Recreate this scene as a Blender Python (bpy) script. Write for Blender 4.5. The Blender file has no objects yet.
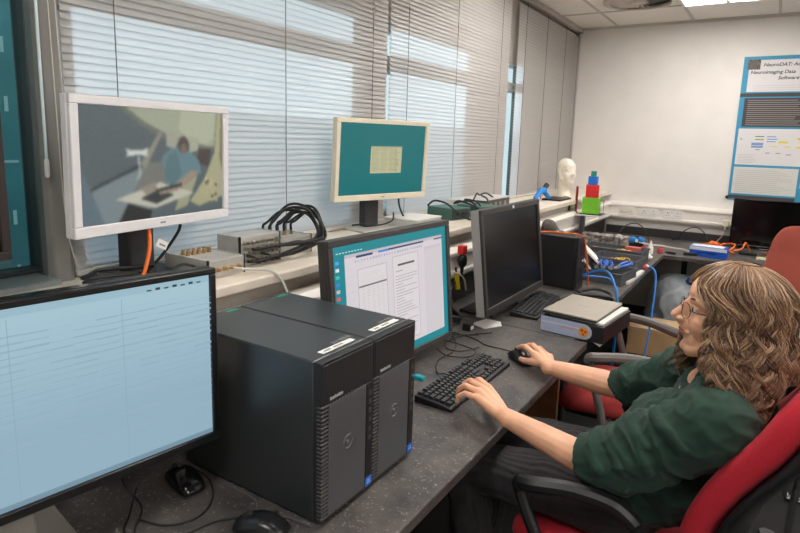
import bpy, math, random
import numpy as np
from mathutils import Matrix, Vector, noise as mnoise
sc = bpy.context.scene
COL = sc.collection
PI = math.pi
R = math.radians
random.seed(7)

# ---------------------------------------------------------------- camera, world, sun, exposure
cam_d = bpy.data.cameras.new('camera'); cam = bpy.data.objects.new('camera', cam_d); COL.objects.link(cam)
def cam_axes(y, p, r):
    cy, sy, cp, sp = math.cos(y), math.sin(y), math.cos(p), math.sin(p)
    f = Vector((sy*cp, cy*cp, -sp)); rt = Vector((cy, -sy, 0)); dn = f.cross(rt)
    r2 = rt*math.cos(r) + dn*math.sin(r); d2 = -math.sin(r)*rt + math.cos(r)*dn
    return r2, d2, f
r2, d2, fw = cam_axes(-.5667, .16629, -.02948)
mw = Matrix.Identity(4)
for i in range(3):
    mw[i][0] = r2[i]; mw[i][1] = -d2[i]; mw[i][2] = -fw[i]
mw[0][3], mw[1][3], mw[2][3] = 0, 0, 1.505
cam.matrix_world = mw
cam_d.sensor_width = 36; cam_d.lens = 580.8/800*36; cam_d.shift_y = -(266.5-236.8)/800
cam_d.clip_start = .02
sc.camera = cam

world = bpy.data.worlds.new('sky'); sc.world = world; world.use_nodes = True
bg = world.node_tree.nodes['Background']; bg.inputs[0].default_value = (.84, .94, 1.0, 1); bg.inputs[1].default_value = 1.15

sun_d = bpy.data.lights.new('sun', 'SUN'); sun_d.energy = 5.6; sun_d.angle = R(.6); sun_d.color = (.66, .82, 1.0)
sun = bpy.data.objects.new('sun', sun_d); COL.objects.link(sun)
sun.rotation_euler = Vector((1, -.30, -.06)).to_track_quat('-Z', 'Y').to_euler()
sun.location = (-6, 1, 3)

LAMP = 20.5
sc.view_settings.view_transform = 'Standard'; sc.view_settings.look = 'None'
sc.view_settings.exposure = 0.0; sc.view_settings.gamma = 1; sc.view_settings.use_curve_mapping = False

# ---------------------------------------------------------------- materials
def s2l(c): return tuple((x/12.92 if x <= .04045 else ((x+.055)/1.055)**2.4) for x in [v/255 for v in c])
MATS = {}
def mat(name, rgb, rough=.5, metal=0, spec=.5, var=0, scale=40, bump=0, bscale=200, trans=0, sub=0, coat=0, sheen=0, detail=4, dark=None):
    if name in MATS: return MATS[name]
    m = bpy.data.materials.new(name); m.use_nodes = True; nt = m.node_tree; b = nt.nodes['Principled BSDF']
    col = s2l(rgb) + (1,)
    b.inputs['Base Color'].default_value = col; b.inputs['Roughness'].default_value = rough
    b.inputs['Metallic'].default_value = metal; b.inputs['Specular IOR Level'].default_value = spec
    if sub:
        b.inputs['Subsurface Weight'].default_value = sub; b.inputs['Subsurface Radius'].default_value = (.012, .005, .003)
    if coat: b.inputs['Coat Weight'].default_value = coat
    if sheen: b.inputs['Sheen Weight'].default_value = sheen
    tc = nt.nodes.new('ShaderNodeTexCoord')
    if var or dark:
        n = nt.nodes.new('ShaderNodeTexNoise'); n.inputs['Scale'].default_value = scale; n.inputs['Detail'].default_value = detail
        nt.links.new(tc.outputs['Object'], n.inputs['Vector'])
        mx = nt.nodes.new('ShaderNodeMix'); mx.data_type = 'RGBA'
        c2 = s2l(dark) + (1,) if dark else tuple(x*(1-var) for x in col[:3]) + (1,)
        mx.inputs[6].default_value = c2
        mx.inputs[7].default_value = col if dark else tuple(min(1, x*(1+var)) for x in col[:3]) + (1,)
        rp = nt.nodes.new('ShaderNodeMapRange'); rp.inputs[1].default_value = .35; rp.inputs[2].default_value = .65
        nt.links.new(n.outputs['Fac'], rp.inputs[0]); nt.links.new(rp.outputs[0], mx.inputs[0])
        nt.links.new(mx.outputs[2], b.inputs['Base Color'])
    if bump:
        n2 = nt.nodes.new('ShaderNodeTexNoise'); n2.inputs['Scale'].default_value = bscale; n2.inputs['Detail'].default_value = 3
        nt.links.new(tc.outputs['Object'], n2.inputs['Vector'])
        bp = nt.nodes.new('ShaderNodeBump'); bp.inputs['Strength'].default_value = bump; bp.inputs['Distance'].default_value = .002
        nt.links.new(n2.outputs['Fac'], bp.inputs['Height']); nt.links.new(bp.outputs[0], b.inputs['Normal'])
    MATS[name] = m
    return m
def emat(name, rgb, k=1.0, gloss=.35):
    if name in MATS: return MATS[name]
    m = mat(name, (4, 4, 4), gloss)
    b = m.node_tree.nodes['Principled BSDF']
    b.inputs['Emission Color'].default_value = s2l(rgb) + (1,); b.inputs['Emission Strength'].default_value = k
    return m
def glassmat(name, tint, ior=1.45, rough=.02):
    m = bpy.data.materials.new(name); m.use_nodes = True; nt = m.node_tree; nt.nodes.remove(nt.nodes['Principled BSDF'])
    o = nt.nodes['Material Output']; t = nt.nodes.new('ShaderNodeBsdfTransparent'); g = nt.nodes.new('ShaderNodeBsdfGlossy')
    t.inputs[0].default_value = s2l(tint) + (1,); g.inputs['Roughness'].default_value = rough
    lw = nt.nodes.new('ShaderNodeLayerWeight'); lw.inputs[0].default_value = .5
    pw = nt.nodes.new('ShaderNodeMath'); pw.operation = 'POWER'; pw.inputs[1].default_value = 5; nt.links.new(lw.outputs['Facing'], pw.inputs[0])
    fr = nt.nodes.new('ShaderNodeMath'); fr.operation = 'MULTIPLY_ADD'; fr.inputs[1].default_value = .6*(ior-1)/.45; fr.inputs[2].default_value = .03 if ior > 1.3 else .008; nt.links.new(pw.outputs[0], fr.inputs[0])
    mx = nt.nodes.new('ShaderNodeMixShader'); nt.links.new(fr.outputs[0], mx.inputs[0])
    nt.links.new(t.outputs[0], mx.inputs[1]); nt.links.new(g.outputs[0], mx.inputs[2]); nt.links.new(mx.outputs[0], o.inputs[0])
    MATS[name] = m
    return m
def slatmat():
    m = bpy.data.materials.new('blind_slat'); m.use_nodes = True; nt = m.node_tree; b = nt.nodes['Principled BSDF']
    b.inputs['Base Color'].default_value = s2l((194, 189, 185)) + (1,); b.inputs['Roughness'].default_value = .45
    t = nt.nodes.new('ShaderNodeBsdfTranslucent'); t.inputs[0].default_value = s2l((225, 224, 222)) + (1,)
    mx = nt.nodes.new('ShaderNodeMixShader'); mx.inputs[0].default_value = .34
    nt.links.new(b.outputs[0], mx.inputs[1]); nt.links.new(t.outputs[0], mx.inputs[2])
    nt.links.new(mx.outputs[0], nt.nodes['Material Output'].inputs[0])
    MATS['blind_slat'] = m
    return m
def deskmat():
    m = mat('desk_laminate', (72, 69, 67), .42, bump=.05, bscale=300); nt = m.node_tree; b = nt.nodes['Principled BSDF']
    tc = nt.nodes.new('ShaderNodeTexCoord')
    n1 = nt.nodes.new('ShaderNodeTexNoise'); n1.inputs['Scale'].default_value = 9; n1.inputs['Detail'].default_value = 6; n1.inputs['Roughness'].default_value = .7
    n2 = nt.nodes.new('ShaderNodeTexNoise'); n2.inputs['Scale'].default_value = 150; n2.inputs['Detail'].default_value = 4
    for n in (n1, n2): nt.links.new(tc.outputs['Object'], n.inputs['Vector'])
    r1 = nt.nodes.new('ShaderNodeValToRGB'); r1.color_ramp.elements[0].color = s2l((58, 56, 56)) + (1,); r1.color_ramp.elements[1].color = s2l((98, 92, 88)) + (1,)
    r1.color_ramp.elements[0].position = .35; r1.color_ramp.elements[1].position = .68
    r2_ = nt.nodes.new('ShaderNodeValToRGB'); r2_.color_ramp.elements[0].position = .6; r2_.color_ramp.elements[1].position = .74
    mx = nt.nodes.new('ShaderNodeMix'); mx.data_type = 'RGBA'; mx.inputs[7].default_value = s2l((152, 145, 138)) + (1,)
    nt.links.new(n1.outputs['Fac'], r1.inputs[0]); nt.links.new(n2.outputs['Fac'], r2_.inputs[0])
    nt.links.new(r2_.outputs[0], mx.inputs[0]); nt.links.new(r1.outputs[0], mx.inputs[6]); nt.links.new(mx.outputs[2], b.inputs['Base Color'])
    return m
def tilemat():
    m = mat('ceiling_tile', (238, 233, 226), .9, bump=.25, bscale=120)
    return m

# ---------------------------------------------------------------- mesh builder
class MB:
    def __init__(s): s.v = []; s.f = []; s.mi = []; s.M = Matrix.Identity(4); s.m = 0
    def add(s, vs, fs):
        o = len(s.v); s.v += [tuple(s.M @ Vector(p)) for p in vs]
        s.f += [tuple(i+o for i in f) for f in fs]; s.mi += [s.m]*len(fs)
        return s
    def box(s, x0, x1, y0, y1, z0, z1):
        vs = [(x, y, z) for z in (z0, z1) for y in (y0, y1) for x in (x0, x1)]
        return s.add(vs, [(0, 2, 3, 1), (4, 5, 7, 6), (0, 1, 5, 4), (2, 6, 7, 3), (0, 4, 6, 2), (1, 3, 7, 5)])
    def cbox(s, c, d): return s.box(c[0]-d[0]/2, c[0]+d[0]/2, c[1]-d[1]/2, c[1]+d[1]/2, c[2]-d[2]/2, c[2]+d[2]/2)
    def prism(s, poly, a0, a1, ax=2):
        n = len(poly)
        def P(q, a): return (q[0], q[1], a) if ax == 2 else ((q[0], a, q[1]) if ax == 1 else (a, q[0], q[1]))
        vs = [P(q, a0) for q in poly] + [P(q, a1) for q in poly]
        fs = [tuple(range(n))[::-1], tuple(range(n, 2*n))] + [(i, (i+1) % n, n+(i+1) % n, n+i) for i in range(n)]
        if ax == 1: fs = [f[::-1] for f in fs]
        return s.add(vs, fs)
    def quad(s, a, b, c, d): return s.add([a, b, c, d], [(0, 1, 2, 3)])
    def tube(s, pts, r, n=8, closed=False, cap=True):
        pts = [Vector(p) for p in pts]; k = len(pts); rr = r if hasattr(r, '__len__') else [r]*k
        vs = []; prev = None
        for i, p in enumerate(pts):
            if closed: t = pts[(i+1) % k] - pts[i-1]
            else: t = pts[min(i+1, k-1)] - pts[max(i-1, 0)]
            if t.length < 1e-9: t = Vector((0, 0, 1))
            t.normalize()
            if prev is None:
                u = t.cross(Vector((0, 0, 1)))
                if u.length < .05: u = t.cross(Vector((0, 1, 0)))
            else:
                u = prev - t*prev.dot(t)
                if u.length < 1e-6: u = t.orthogonal()
            u.normalize(); prev = u; w = t.cross(u)
            for j in range(n):
                a = 2*PI*j/n; vs.append(p + (u*math.cos(a) + w*math.sin(a))*rr[i])
        fs = []
        for i in range(k if closed else k-1):
            i2 = (i+1) % k
            for j in range(n):
                j2 = (j+1) % n; fs.append((i*n+j, i*n+j2, i2*n+j2, i2*n+j))
        if cap and not closed: fs += [tuple(range(n))[::-1], tuple(range((k-1)*n, k*n))]
        return s.add(vs, fs)
    def cyl(s, a, b, r, n=16, r2=None): return s.tube([a, b], [r, r if r2 is None else r2], n)
    def lathe(s, prof, c=(0, 0, 0), n=24):
        vs = []; fs = []
        for r, z in prof:
            for j in range(n):
                a = 2*PI*j/n; vs.append((c[0]+r*math.cos(a), c[1]+r*math.sin(a), c[2]+z))
        for i in range(len(prof)-1):
            for j in range(n):
                j2 = (j+1) % n; fs.append((i*n+j, i*n+j2, (i+1)*n+j2, (i+1)*n+j))
        fs += [tuple(range(n))[::-1], tuple(range((len(prof)-1)*n, len(prof)*n))]
        return s.add(vs, fs)
    def ell(s, c, rad, n=16, rot=None):
        vs = []; fs = []; m = n//2
        for i in range(1, m):
            th = PI*i/m
            for j in range(n):
                a = 2*PI*j/n; p = Vector((rad[0]*math.sin(th)*math.cos(a), rad[1]*math.sin(th)*math.sin(a), -rad[2]*math.cos(th)))
                if rot: p = rot @ p
                vs.append(p + Vector(c))
        for q in ((0, 0, -rad[2]), (0, 0, rad[2])):
            p = Vector(q)
            if rot: p = rot @ p
            vs.append(p + Vector(c))
        b, t = len(vs)-2, len(vs)-1
        for i in range(m-2):
            for j in range(n):
                j2 = (j+1) % n; fs.append((i*n+j, i*n+j2, (i+1)*n+j2, (i+1)*n+j))
        for j in range(n):
            j2 = (j+1) % n; fs.append((b, j2, j)); fs.append((t, (m-2)*n+j, (m-2)*n+j2))
        return s.add(vs, fs)
    def chain(s, pts, rad, n=14):
        for i, p in enumerate(pts):
            s.ell(p, (rad[i],)*3, n)
            if i: s.tube([pts[i-1], p], [rad[i-1], rad[i]], n)
        return s

def tagp(o, label=None, cat=None, group=None, kind=None):
    for k, v in (('label', label), ('category', cat), ('group', group), ('kind', kind)):
        if v: o[k] = v
    return o
def setM(o, loc, rz):
    o.location = loc; o.rotation_euler = (0, 0, rz)
def thing(name, label, cat, loc=(0, 0, 0), rz=0, group=None):
    o = bpy.data.objects.new(name, None); COL.objects.link(o); setM(o, loc, rz); o.empty_display_size = .05
    return tagp(o, label, cat, group)
def obj(name, mb, mats, parent=None, bev=0, seg=2, smooth=True, sharp=35, world=False, sub=0, label=None):
    me = bpy.data.meshes.new(name); me.from_pydata(mb.v, [], mb.f); me.update()
    if not isinstance(mats, (list, tuple)): mats = [mats]
    for m in mats: me.materials.append(m)
    if len(mats) > 1: me.polygons.foreach_set('material_index', mb.mi)
    o = bpy.data.objects.new(name, me); COL.objects.link(o)
    if parent:
        o.parent = parent
        if world: o.location = tuple(-x for x in root_loc(parent))
    if smooth:
        me.shade_smooth(); me.set_sharp_from_angle(angle=R(sharp))
    if bev:
        b = o.modifiers.new('bevel', 'BEVEL'); b.width = bev; b.segments = seg; b.limit_method = 'ANGLE'; b.angle_limit = R(40); b.harden_normals = False
        b.use_clamp_overlap = True
    if sub:
        q = o.modifiers.new('sub', 'SUBSURF'); q.levels = sub; q.render_levels = sub
    if label: o['label'] = label
    return o
def root_loc(p):
    l = Vector(p.location)
    while p.parent: p = p.parent; l += Vector(p.location)
    return l
def one(name, mb, mats, label, cat, group=None, **k):
    return tagp(obj(name, mb, mats, **k), label, cat, group)
def struct(name, mb, m, parent=None, **k):
    o = obj(name, mb, m, parent, **k)
    if not parent: o['kind'] = 'structure'
    return o
def fuse(mb, name, m, parent, voxel=.004, it=4, fac=.5, fn=None, world=True):
    """overlapping closed shapes -> one continuous smooth skin"""
    o = obj(name, mb, m, parent, world=world)
    r = o.modifiers.new('r', 'REMESH'); r.mode = 'VOXEL'; r.voxel_size = voxel; r.use_smooth_shade = True
    if it:
        q = o.modifiers.new('s', 'SMOOTH'); q.factor = fac; q.iterations = it
    dg = bpy.context.evaluated_depsgraph_get(); dg.update()
    me = bpy.data.meshes.new_from_object(o.evaluated_get(dg)); o.modifiers.clear(); old = o.data; o.data = me; bpy.data.meshes.remove(old)
    me.name = name
    me.materials.clear()
    for q in (m if isinstance(m, (list, tuple)) else [m]): me.materials.append(q)
    if fn:
        n = len(me.vertices); co = np.empty(n*3); no = np.empty(n*3)
        me.vertices.foreach_get('co', co); me.vertex_normals.foreach_get('vector', no)
        co = co.reshape(-1, 3); no = no.reshape(-1, 3)
        dd = np.array([fn(Vector(p)) for p in co])
        me.vertices.foreach_set('co', (co + no*dd[:, None]).ravel())
    me.shade_smooth(); me.update()
    return o
def smoothpath(pts, k=8):
    P = [Vector(p) for p in pts]; out = []
    for i in range(len(P)-1):
        a, b, c, d = P[max(i-1, 0)], P[i], P[i+1], P[min(i+2, len(P)-1)]
        for j in range(k):
            t = j/k; out.append(.5*((2*b) + (c-a)*t + (2*a-5*b+4*c-d)*t*t + (3*b-a-3*c+d)*t**3))
    out.append(P[-1])
    return out
def cable(pts, r, m, label, group=None, name='cable', cat='cable', k=8, n=8):
    mb = MB(); mb.tube(smoothpath(pts, k), r, n)
    return one(name, mb, m, label, cat, group, sharp=60)
def text(body, size, m, parent, loc, rot, name='lettering', align='LEFT', bold=0, shear=0, kind=None):
    cu = bpy.data.curves.new(name, 'FONT'); cu.body = body; cu.size = size; cu.align_x = align; cu.extrude = .0003; cu.offset = bold; cu.shear = shear
    t = bpy.data.objects.new(name, cu); COL.objects.link(t)
    dg = bpy.context.evaluated_depsgraph_get(); dg.update()
    me = bpy.data.meshes.new_from_object(t.evaluated_get(dg)); bpy.data.objects.remove(t); bpy.data.curves.remove(cu)
    me.materials.clear(); me.materials.append(m); me.name = name
    o = bpy.data.objects.new(name, me); COL.objects.link(o); o.parent = parent; o.location = loc; o.rotation_euler = rot
    return o
def copy_tree(o, parent=None):
    c = o.copy(); COL.objects.link(c)
    if parent: c.parent = parent
    for ch in list(o.children): copy_tree(ch, c)
    return c

# common materials
BLK = mat('black_plastic', (26, 26, 28), .42, var=.15, scale=60)
BLKG = mat('black_gloss_plastic', (14, 14, 16), .15)
DKG = mat('dark_grey_plastic', (50, 50, 53), .5, var=.1)
GREYM = mat('grey_metal', (150, 150, 148), .35, metal=.8, var=.08)
ALU = mat('brushed_aluminium', (186, 184, 178), .42, metal=.3, var=.08, scale=25)
CHR = mat('chrome', (200, 200, 200), .12, metal=1)
WHITEP = mat('white_plastic', (226, 223, 218), .4, var=.03)
CREAM = mat('cream_plastic', (226, 214, 190), .45, var=.04)
PAPER = mat('white_paper', (230, 228, 222), .8, var=.04)
CABB = mat('black_cable_rubber', (24, 24, 25), .5)
CABW = mat('white_cable_rubber', (205, 200, 190), .5)
BLUEC = mat('blue_cable_rubber', (28, 118, 196), .4)
ORNG = mat('orange_cable_rubber', (228, 106, 30), .45)
SLAT = slatmat()
DESK = deskmat()
WALL = mat('painted_wall', (230, 226, 220), .75, var=.02, scale=6, bump=.05, bscale=150)
FRAME = mat('grey_window_frame', (140, 138, 134), .38, metal=.1, var=.05, scale=12)
SILL = mat('sill_laminate', (230, 218, 202), .35, var=.06, scale=18)
TRUNK = mat('trunking_plastic', (232, 226, 218), .32, var=.02)
CARPET = mat('carpet', (44, 43, 44), .95, dark=(16, 16, 18), scale=260, bump=.8, bscale=400)

# ================================================================= STRUCTURE
WX, FY, CZ, SZ, DZ = -1.6, 5.45, 2.53, 1.10, .73
struct('floor', MB().box(-2.0, 3.2, -2.2, FY+.1, -.05, 0), CARPET, smooth=False)
struct('wall_far', MB().box(-2.0, 3.2, FY, FY+.12, 0, CZ), WALL, smooth=False)
struct('wall_right', MB().box(3.1, 3.22, -2.2, FY, 0, CZ), WALL, smooth=False)
struct('wall_back', MB().box(-2.0, 3.2, -2.3, -2.18, 0, CZ), WALL, smooth=False)
# ceiling: tiles and grid
struct('ceiling', MB().box(-2.0, 3.2, -2.3, FY+.1, CZ, CZ+.05), tilemat(), smooth=False)
g = MB()
TX = [-1.287 + .594*i for i in range(8)]; TY = [4.85 - .6*i for i in range(12)]
for x in TX: g.box(x-.010, x+.010, -2.1, FY, CZ-.006, CZ+.002)
for y in TY: g.box(-1.6, 3.1, y-.010, y+.010, CZ-.0055, CZ+.002)
struct('trim_1', g, mat('ceiling_grid', (196, 190, 182), .5, var=.03), smooth=False)
g = MB(); g.box(-1.6, 3.1, FY-.02, FY, CZ-.022, CZ); g.box(-1.61, -1.59, .85, FY-.02, CZ-.022, CZ)
struct('trim_2', g, mat('ceiling_edge_trim', (200, 194, 186), .5), smooth=False)

# window wall: pier, mullions, lintel, apron below sill
w = MB()
w.box(-1.74, -1.40, -2.2, FY, 0, SZ-.032)                  # apron carrying the sill
w.box(-1.40, -1.27, -2.2, FY, 0, SZ-.032)
w.box(-1.78, -1.655, .80, FY, 2.06, CZ)                    # lintel behind the blinds
w.box(-1.78, -1.655, 3.26, 3.84, SZ-.03, 2.06)               # pier
w.box(-1.685, -1.655, 4.13, FY, SZ-.03, 2.06)
w.box(-1.80, -1.62, FY-.0, FY+.1, 0, CZ)
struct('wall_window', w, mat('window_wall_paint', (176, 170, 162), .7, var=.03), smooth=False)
# glazing frames and panes
def window(n, y0, y1, z0, z1, bars_z=(), x=-1.70, fw_=.035, fm=FRAME):
    t = bpy.data.objects.new('window_%d' % n, None); COL.objects.link(t); t.location = (x, y0, z0); t['kind'] = 'structure'
    f = MB(); W, H = y1-y0, z1-z0
    f.box(-.03, .03, 0, fw_, 0, H); f.box(-.03, .03, W-fw_, W, 0, H); f.box(-.03, .03, fw_, W-fw_, 0, fw_); f.box(-.03, .03, fw_, W-fw_, H-fw_, H)
    for za, zb in bars_z: f.box(-.03, .035, fw_, W-fw_, za-z0, zb-z0)
    obj('window_frame', f, fm, t, bev=.003)
    obj('window_pane', MB().box(-.006, 0, fw_*.5, W-fw_*.5, fw_*.5, H-fw_*.5), MATS['window_glass'], t, smooth=False)
    return t
glassmat('window_glass', (238, 246, 246))
window(1, .86, 2.16, SZ, 2.06, [(1.83, 1.91)])
window(2, 2.37, 3.27, SZ, 2.06, [(1.83, 1.91)])
window(3, 3.835, 4.135, SZ, 2.06, [(1.86, 1.92)], x=-1.66, fw_=.012)
struct('trim_3', MB().box(-1.73, -1.645, 2.15, 2.38, SZ, 2.06), FRAME, bev=.004)      # mullion between windows 1 and 2
# unshaded window at the left end with dark gasket, and grey post beside it
GASK = mat('black_gasket', (18, 20, 22), .6)
window(4, -1.4, .800, SZ+.015, 2.49, x=-1.70, fw_=.012, fm=mat('gasket_frame', (66, 74, 78), .5))
p = MB()
p.prism([(-1.76, .797), (-1.69, .797), (-1.60, .772), (-1.582, .78), (-1.572, .822), (-1.60, .840), (-1.655, .89), (-1.76, .89)][::-1], SZ-.03, CZ)
struct('trim_4', p, FRAME, bev=.006)
g = MB(); g.box(-1.80, -1.55, -1.5, .78, SZ-.03, SZ+.014)
struct('trim_5', g, mat('pale_inner_sill', (150, 158, 160), .35, var=.04), bev=.004)
# the sill board and dado trunking that runs along the window wall and round onto the far wall
struct('trim_6', MB().box(-1.655, -1.215, -1.8, FY, SZ-.032, SZ), SILL, bev=.006)
t = MB()
def trunkprof(d): return [(0, .865), (d*.75, .865), (d, .885), (d, .90), (d*.82, .905), (d*.82, .975), (d, .98), (d, .995), (d*.7, 1.015), (0, 1.015)]
t.prism([(-1.27+a, b) for a, b in trunkprof(.075)], -1.8, FY-.06, ax=1)
struct('trim_7', t, TRUNK, sharp=25)
t = MB(); t.prism([(FY-a, b) for a, b in trunkprof(.06)], -1.27, 3.1, ax=0)
struct('trim_8', t, TRUNK, sharp=25)
struct('trim_9', MB().box(-1.23, 3.1, FY-.03, FY, DZ, .80), mat('dark_upstand', (40, 39, 38), .45, var=.15), bev=.003)
struct('trim_10', MB().box(-1.264, -1.246, -1.9, FY-.03, DZ, .845), MATS['dark_upstand'], bev=.003)
struct('baseboard_far', MB().box(-1.27, 3.1, FY-.015, FY, 0, .09), mat('dark_skirting', (60, 58, 56), .5), bev=.003)

# outside: teal perforated screen beyond the unshaded window
def perforated(label, y0, y1, z0, z1, x):
    o = thing('perforated_screen', label, 'screen panel', (x, (y0+y1)/2, z0))
    W, H = y1-y0, z1-z0
    obj('panel', MB().box(-.01, .01, -W/2, W/2, 0, H), mat('teal_metal', (84, 146, 150), .35, metal=.3, var=.25, scale=3), o, bev=.002)
    h = MB(); rn = random.Random(3); row = 0; z = .06
    while z < H-.05:
        y = -W/2+.05+(row % 2)*.06
        while y < W/2-.006:
            if row % 3 == 2: h.box(.0095, .0125, y-.022, y+.022, z-.004, z+.004)
            else: h.box(.0095, .0125, y-.005, y+.005, z-.022, z+.022)
            y += .12
        z += .085; row += 1
    obj('slots', h, [mat('slot_sky_pale', (196, 226, 228), .3)], o, smooth=False)  # pale bars painted in for sky light seen through the holes
    return o
perforated('teal slotted metal screen outside the unshaded window', -1.9, .895, -.1, 3.2, -1.95)

# unseen tinted slab outside, added to dim the sun on the lower blinds
struct('sun_dimmer', MB().box(-2.05, -1.95, .92, 4.6, 0, 1.60), glassmat('sun_dimmer_glass', (206, 214, 218)), smooth=False)

# ================================================================= BLINDS
def blind(y0, y1, label, hz, wands=(), bulge=0):
    t = thing('venetian_blind', label, 'blind', (WX, (y0+y1)/2, SZ+.004), 0, 'venetian blinds along the window wall')
    W = y1-y0; z0 = SZ+.004
    s = MB(); top = CZ-.045-z0; n = int((top-.03)/.0208); rn = random.Random(int(y0*100))
    for i in range(n):
        z = .03+i*.0208; a = R(68+rn.uniform(-2.5, 2.5)); hw = .0125; dx = math.cos(a)*hw; dz = math.sin(a)*hw
        s.add([(dx, -W/2, z-dz), (.0032, -W/2, z), (-dx, -W/2, z+dz), (dx, W/2, z-dz), (.0032, W/2, z), (-dx, W/2, z+dz)], [(0, 3, 4, 1), (1, 4, 5, 2)])
    obj('slats', s, SLAT, t, sharp=80)
    obj('head_rail', MB().box(-.02, .02, -W/2, W/2, top, top+.04), mat('blind_rail', (170, 162, 154), .4), t, bev=.003)
    obj('bottom_rail', MB().box(-.012, .012, -W/2, W/2, 0, .016), mat('blind_bottom_rail', (208, 204, 198), .4), t, bev=.003)
    for c in hz:
        obj('ladder_cord', MB().tube([(.014, c-(y0+y1)/2, top), (.015, c-(y0+y1)/2, .01)], .0016, 5), mat('cord', (112, 108, 104), .8), t)
    return t
blind(.842, 2.352, 'widest venetian blind, behind both white-framed monitors', (.985, 1.66, 2.22))
blind(2.375, 3.822, 'middle venetian blind, right of the grey mullion', (2.52, 3.04, 3.66))
blind(3.965, 5.43, 'venetian blind by the corner, behind the mannequin head', (4.08, 4.52, 4.98, 5.34))
# wand and cords hanging at the bare window
t = thing('blind_wand', 'clear blind wand hanging beside the grey window post', 'blind wand', (-1.562, .768, 1.40))
obj('rod', MB().cyl((0, 0, .03), (0, 0, 1.04), .004, 8), mat('clear_wand', (206, 220, 224), .15), t)
obj('grip', MB().lathe([(.004, .03), (.006, .024), (.006, -.012), (.004, -.018)], n=12), WHITEP, t)
cable([(-1.555, .79, 2.5), (-1.555, .795, 1.7), (-1.545, .80, 1.25), (-1.53, .83, 1.105)], .0016, mat('pull_cord', (206, 198, 184), .8), 'left one of two thin pull cords hanging down the window post', 'pull cords on the post', 'pull_cord', 'cord')
cable([(-1.555, .805, 2.5), (-1.553, .812, 1.7), (-1.535, .825, 1.25), (-1.515, .865, 1.105)], .0016, MATS['pull_cord'], 'right one of two thin pull cords hanging down the window post', 'pull cords on the post', 'pull_cord', 'cord')

# ================================================================= CEILING FITTINGS
def ceil_light(x, y, label):
    t = thing('ceiling_light', label, 'ceiling light', (x, y, CZ-.012), 0, 'ceiling light panels')
    f = MB(); s = .29
    f.box(-s, s, -s, -s+.02, -.006, .012); f.box(-s, s, s-.02, s, -.006, .012); f.box(-s, -s+.02, -s+.02, s-.02, -.006, .012); f.box(s-.02, s, -s+.02, s-.02, -.006, .012)
    f.box(-.012, .012, -s+.02, s-.02, -.006, .012)
    obj('frame', f, WHITEP, t, bev=.002)
    for a, b in ((-s+.02, -.012), (.012, s-.02)):
        obj('diffuser', MB().box(a, b, -s+.02, s-.02, 0, .006), MATS['lamp_diffuser'], t, smooth=False)
m = emat('lamp_diffuser', (255, 250, 245), LAMP)
ceil_light(-.405, 4.55, 'bright twin ceiling panel beside the round air vent, near the far wall')
ceil_light(-.405, 1.55, 'ceiling panel above the seated person')
ceil_light(-.405, -.25, 'ceiling panel behind the camera')
ceil_light(-.99, 3.35, 'added fill-light panel closest to the blinds, above the corner desk')  # out of view, added to brighten the blinds, sill and corner wall
ceil_light(2.565, 4.55, 'added fill-light panel nearest the right wall, far end')  # unseen row of three, added to throw more light on blinds and walls
ceil_light(2.565, 2.15, 'added fill-light panel nearest the right wall, middle')
ceil_light(2.565, -.25, 'added fill-light panel nearest the right wall, rear end')
ceil_light(1.377, 4.55, 'ceiling panel near the far wall on the room side')
ceil_light(1.377, 2.15, 'middle ceiling panel on the room side')
ceil_light(1.377, -.25, 'rear ceiling panel on the room side')
t = thing('air_vent', 'round white ceiling air diffuser beside the bright light panel', 'vent', (-.94, 4.56, CZ-.02))
VM = mat('vent_metal', (196, 188, 178), .45, var=.03); VD = mat('vent_dark', (120, 116, 110), .6)
obj('rim', MB().lathe([(.235, .02), (.25, .012), (.25, .0), (.21, -.006), (.205, .0), (.205, .02)], n=40), VM, t)
obj('core', MB().lathe([(.205, .015), (.205, .019)], n=40), VD, t)
sw = MB()
for i in range(28):
    a = 2*PI*i/28; c, s_ = math.cos(a), math.sin(a); c2, s2 = math.cos(a+.16), math.sin(a+.16)
    sw.add([(c*.05, s_*.05, .004), (c*.203, s_*.203, .004), (c2*.203, s2*.203, .013), (c2*.05, s2*.05, .013)], [(0, 1, 2, 3), (3, 2, 1, 0)])
obj('swirl_vanes', sw, VM, t, smooth=False)
obj('hub', MB().lathe([(.055, .015), (.055, .0), (.04, -.004), (.0, -.005)], n=24), VM, t)

# ================================================================= DESKS
t = thing('desk', 'dark speckled desk the seated person works at, carrying the two towers', 'desk', (-.9, .8, 0))
obj('worktop', MB().box(-.365, .35, -2.0, 1.475, .70, .73), DESK, t, bev=.004)
WOOD = mat('wood_panel', (150, 108, 70), .5, var=.2, scale=14)
obj('end_panel', MB().box(-.33, .27, 1.40, 1.425, 0, .70), WOOD, t, bev=.002, label='wooden end panel')
obj('end_panel', MB().box(-.33, .27, -1.9, -1.875, 0, .70), WOOD, t, bev=.002, label='wooden end panel')
obj('modesty_panel', MB().box(-.345, -.33, -1.87, 1.40, .25, .70), DKG, t)
t = thing('desk', 'dark corner desk along the far wall, cluttered with tool trays', 'desk', (-.9, 3.4, 0))
obj('worktop', MB().prism([(-.365, -1.12), (.30, -1.12), (.285, 1.15), (3.2, 1.15), (3.2, 2.045), (-.365, 2.045)], .70, .73), DESK, t, bev=.004)
for x, y in ((-.3, -1.0), (.22, -1.0), (-.3, 1.9), (.35, 1.95), (1.6, 1.95), (1.6, 1.3)):
    obj('leg', MB().box(x-.02, x+.02, y-.02, y+.02, 0, .70), DKG, t, bev=.003)

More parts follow.
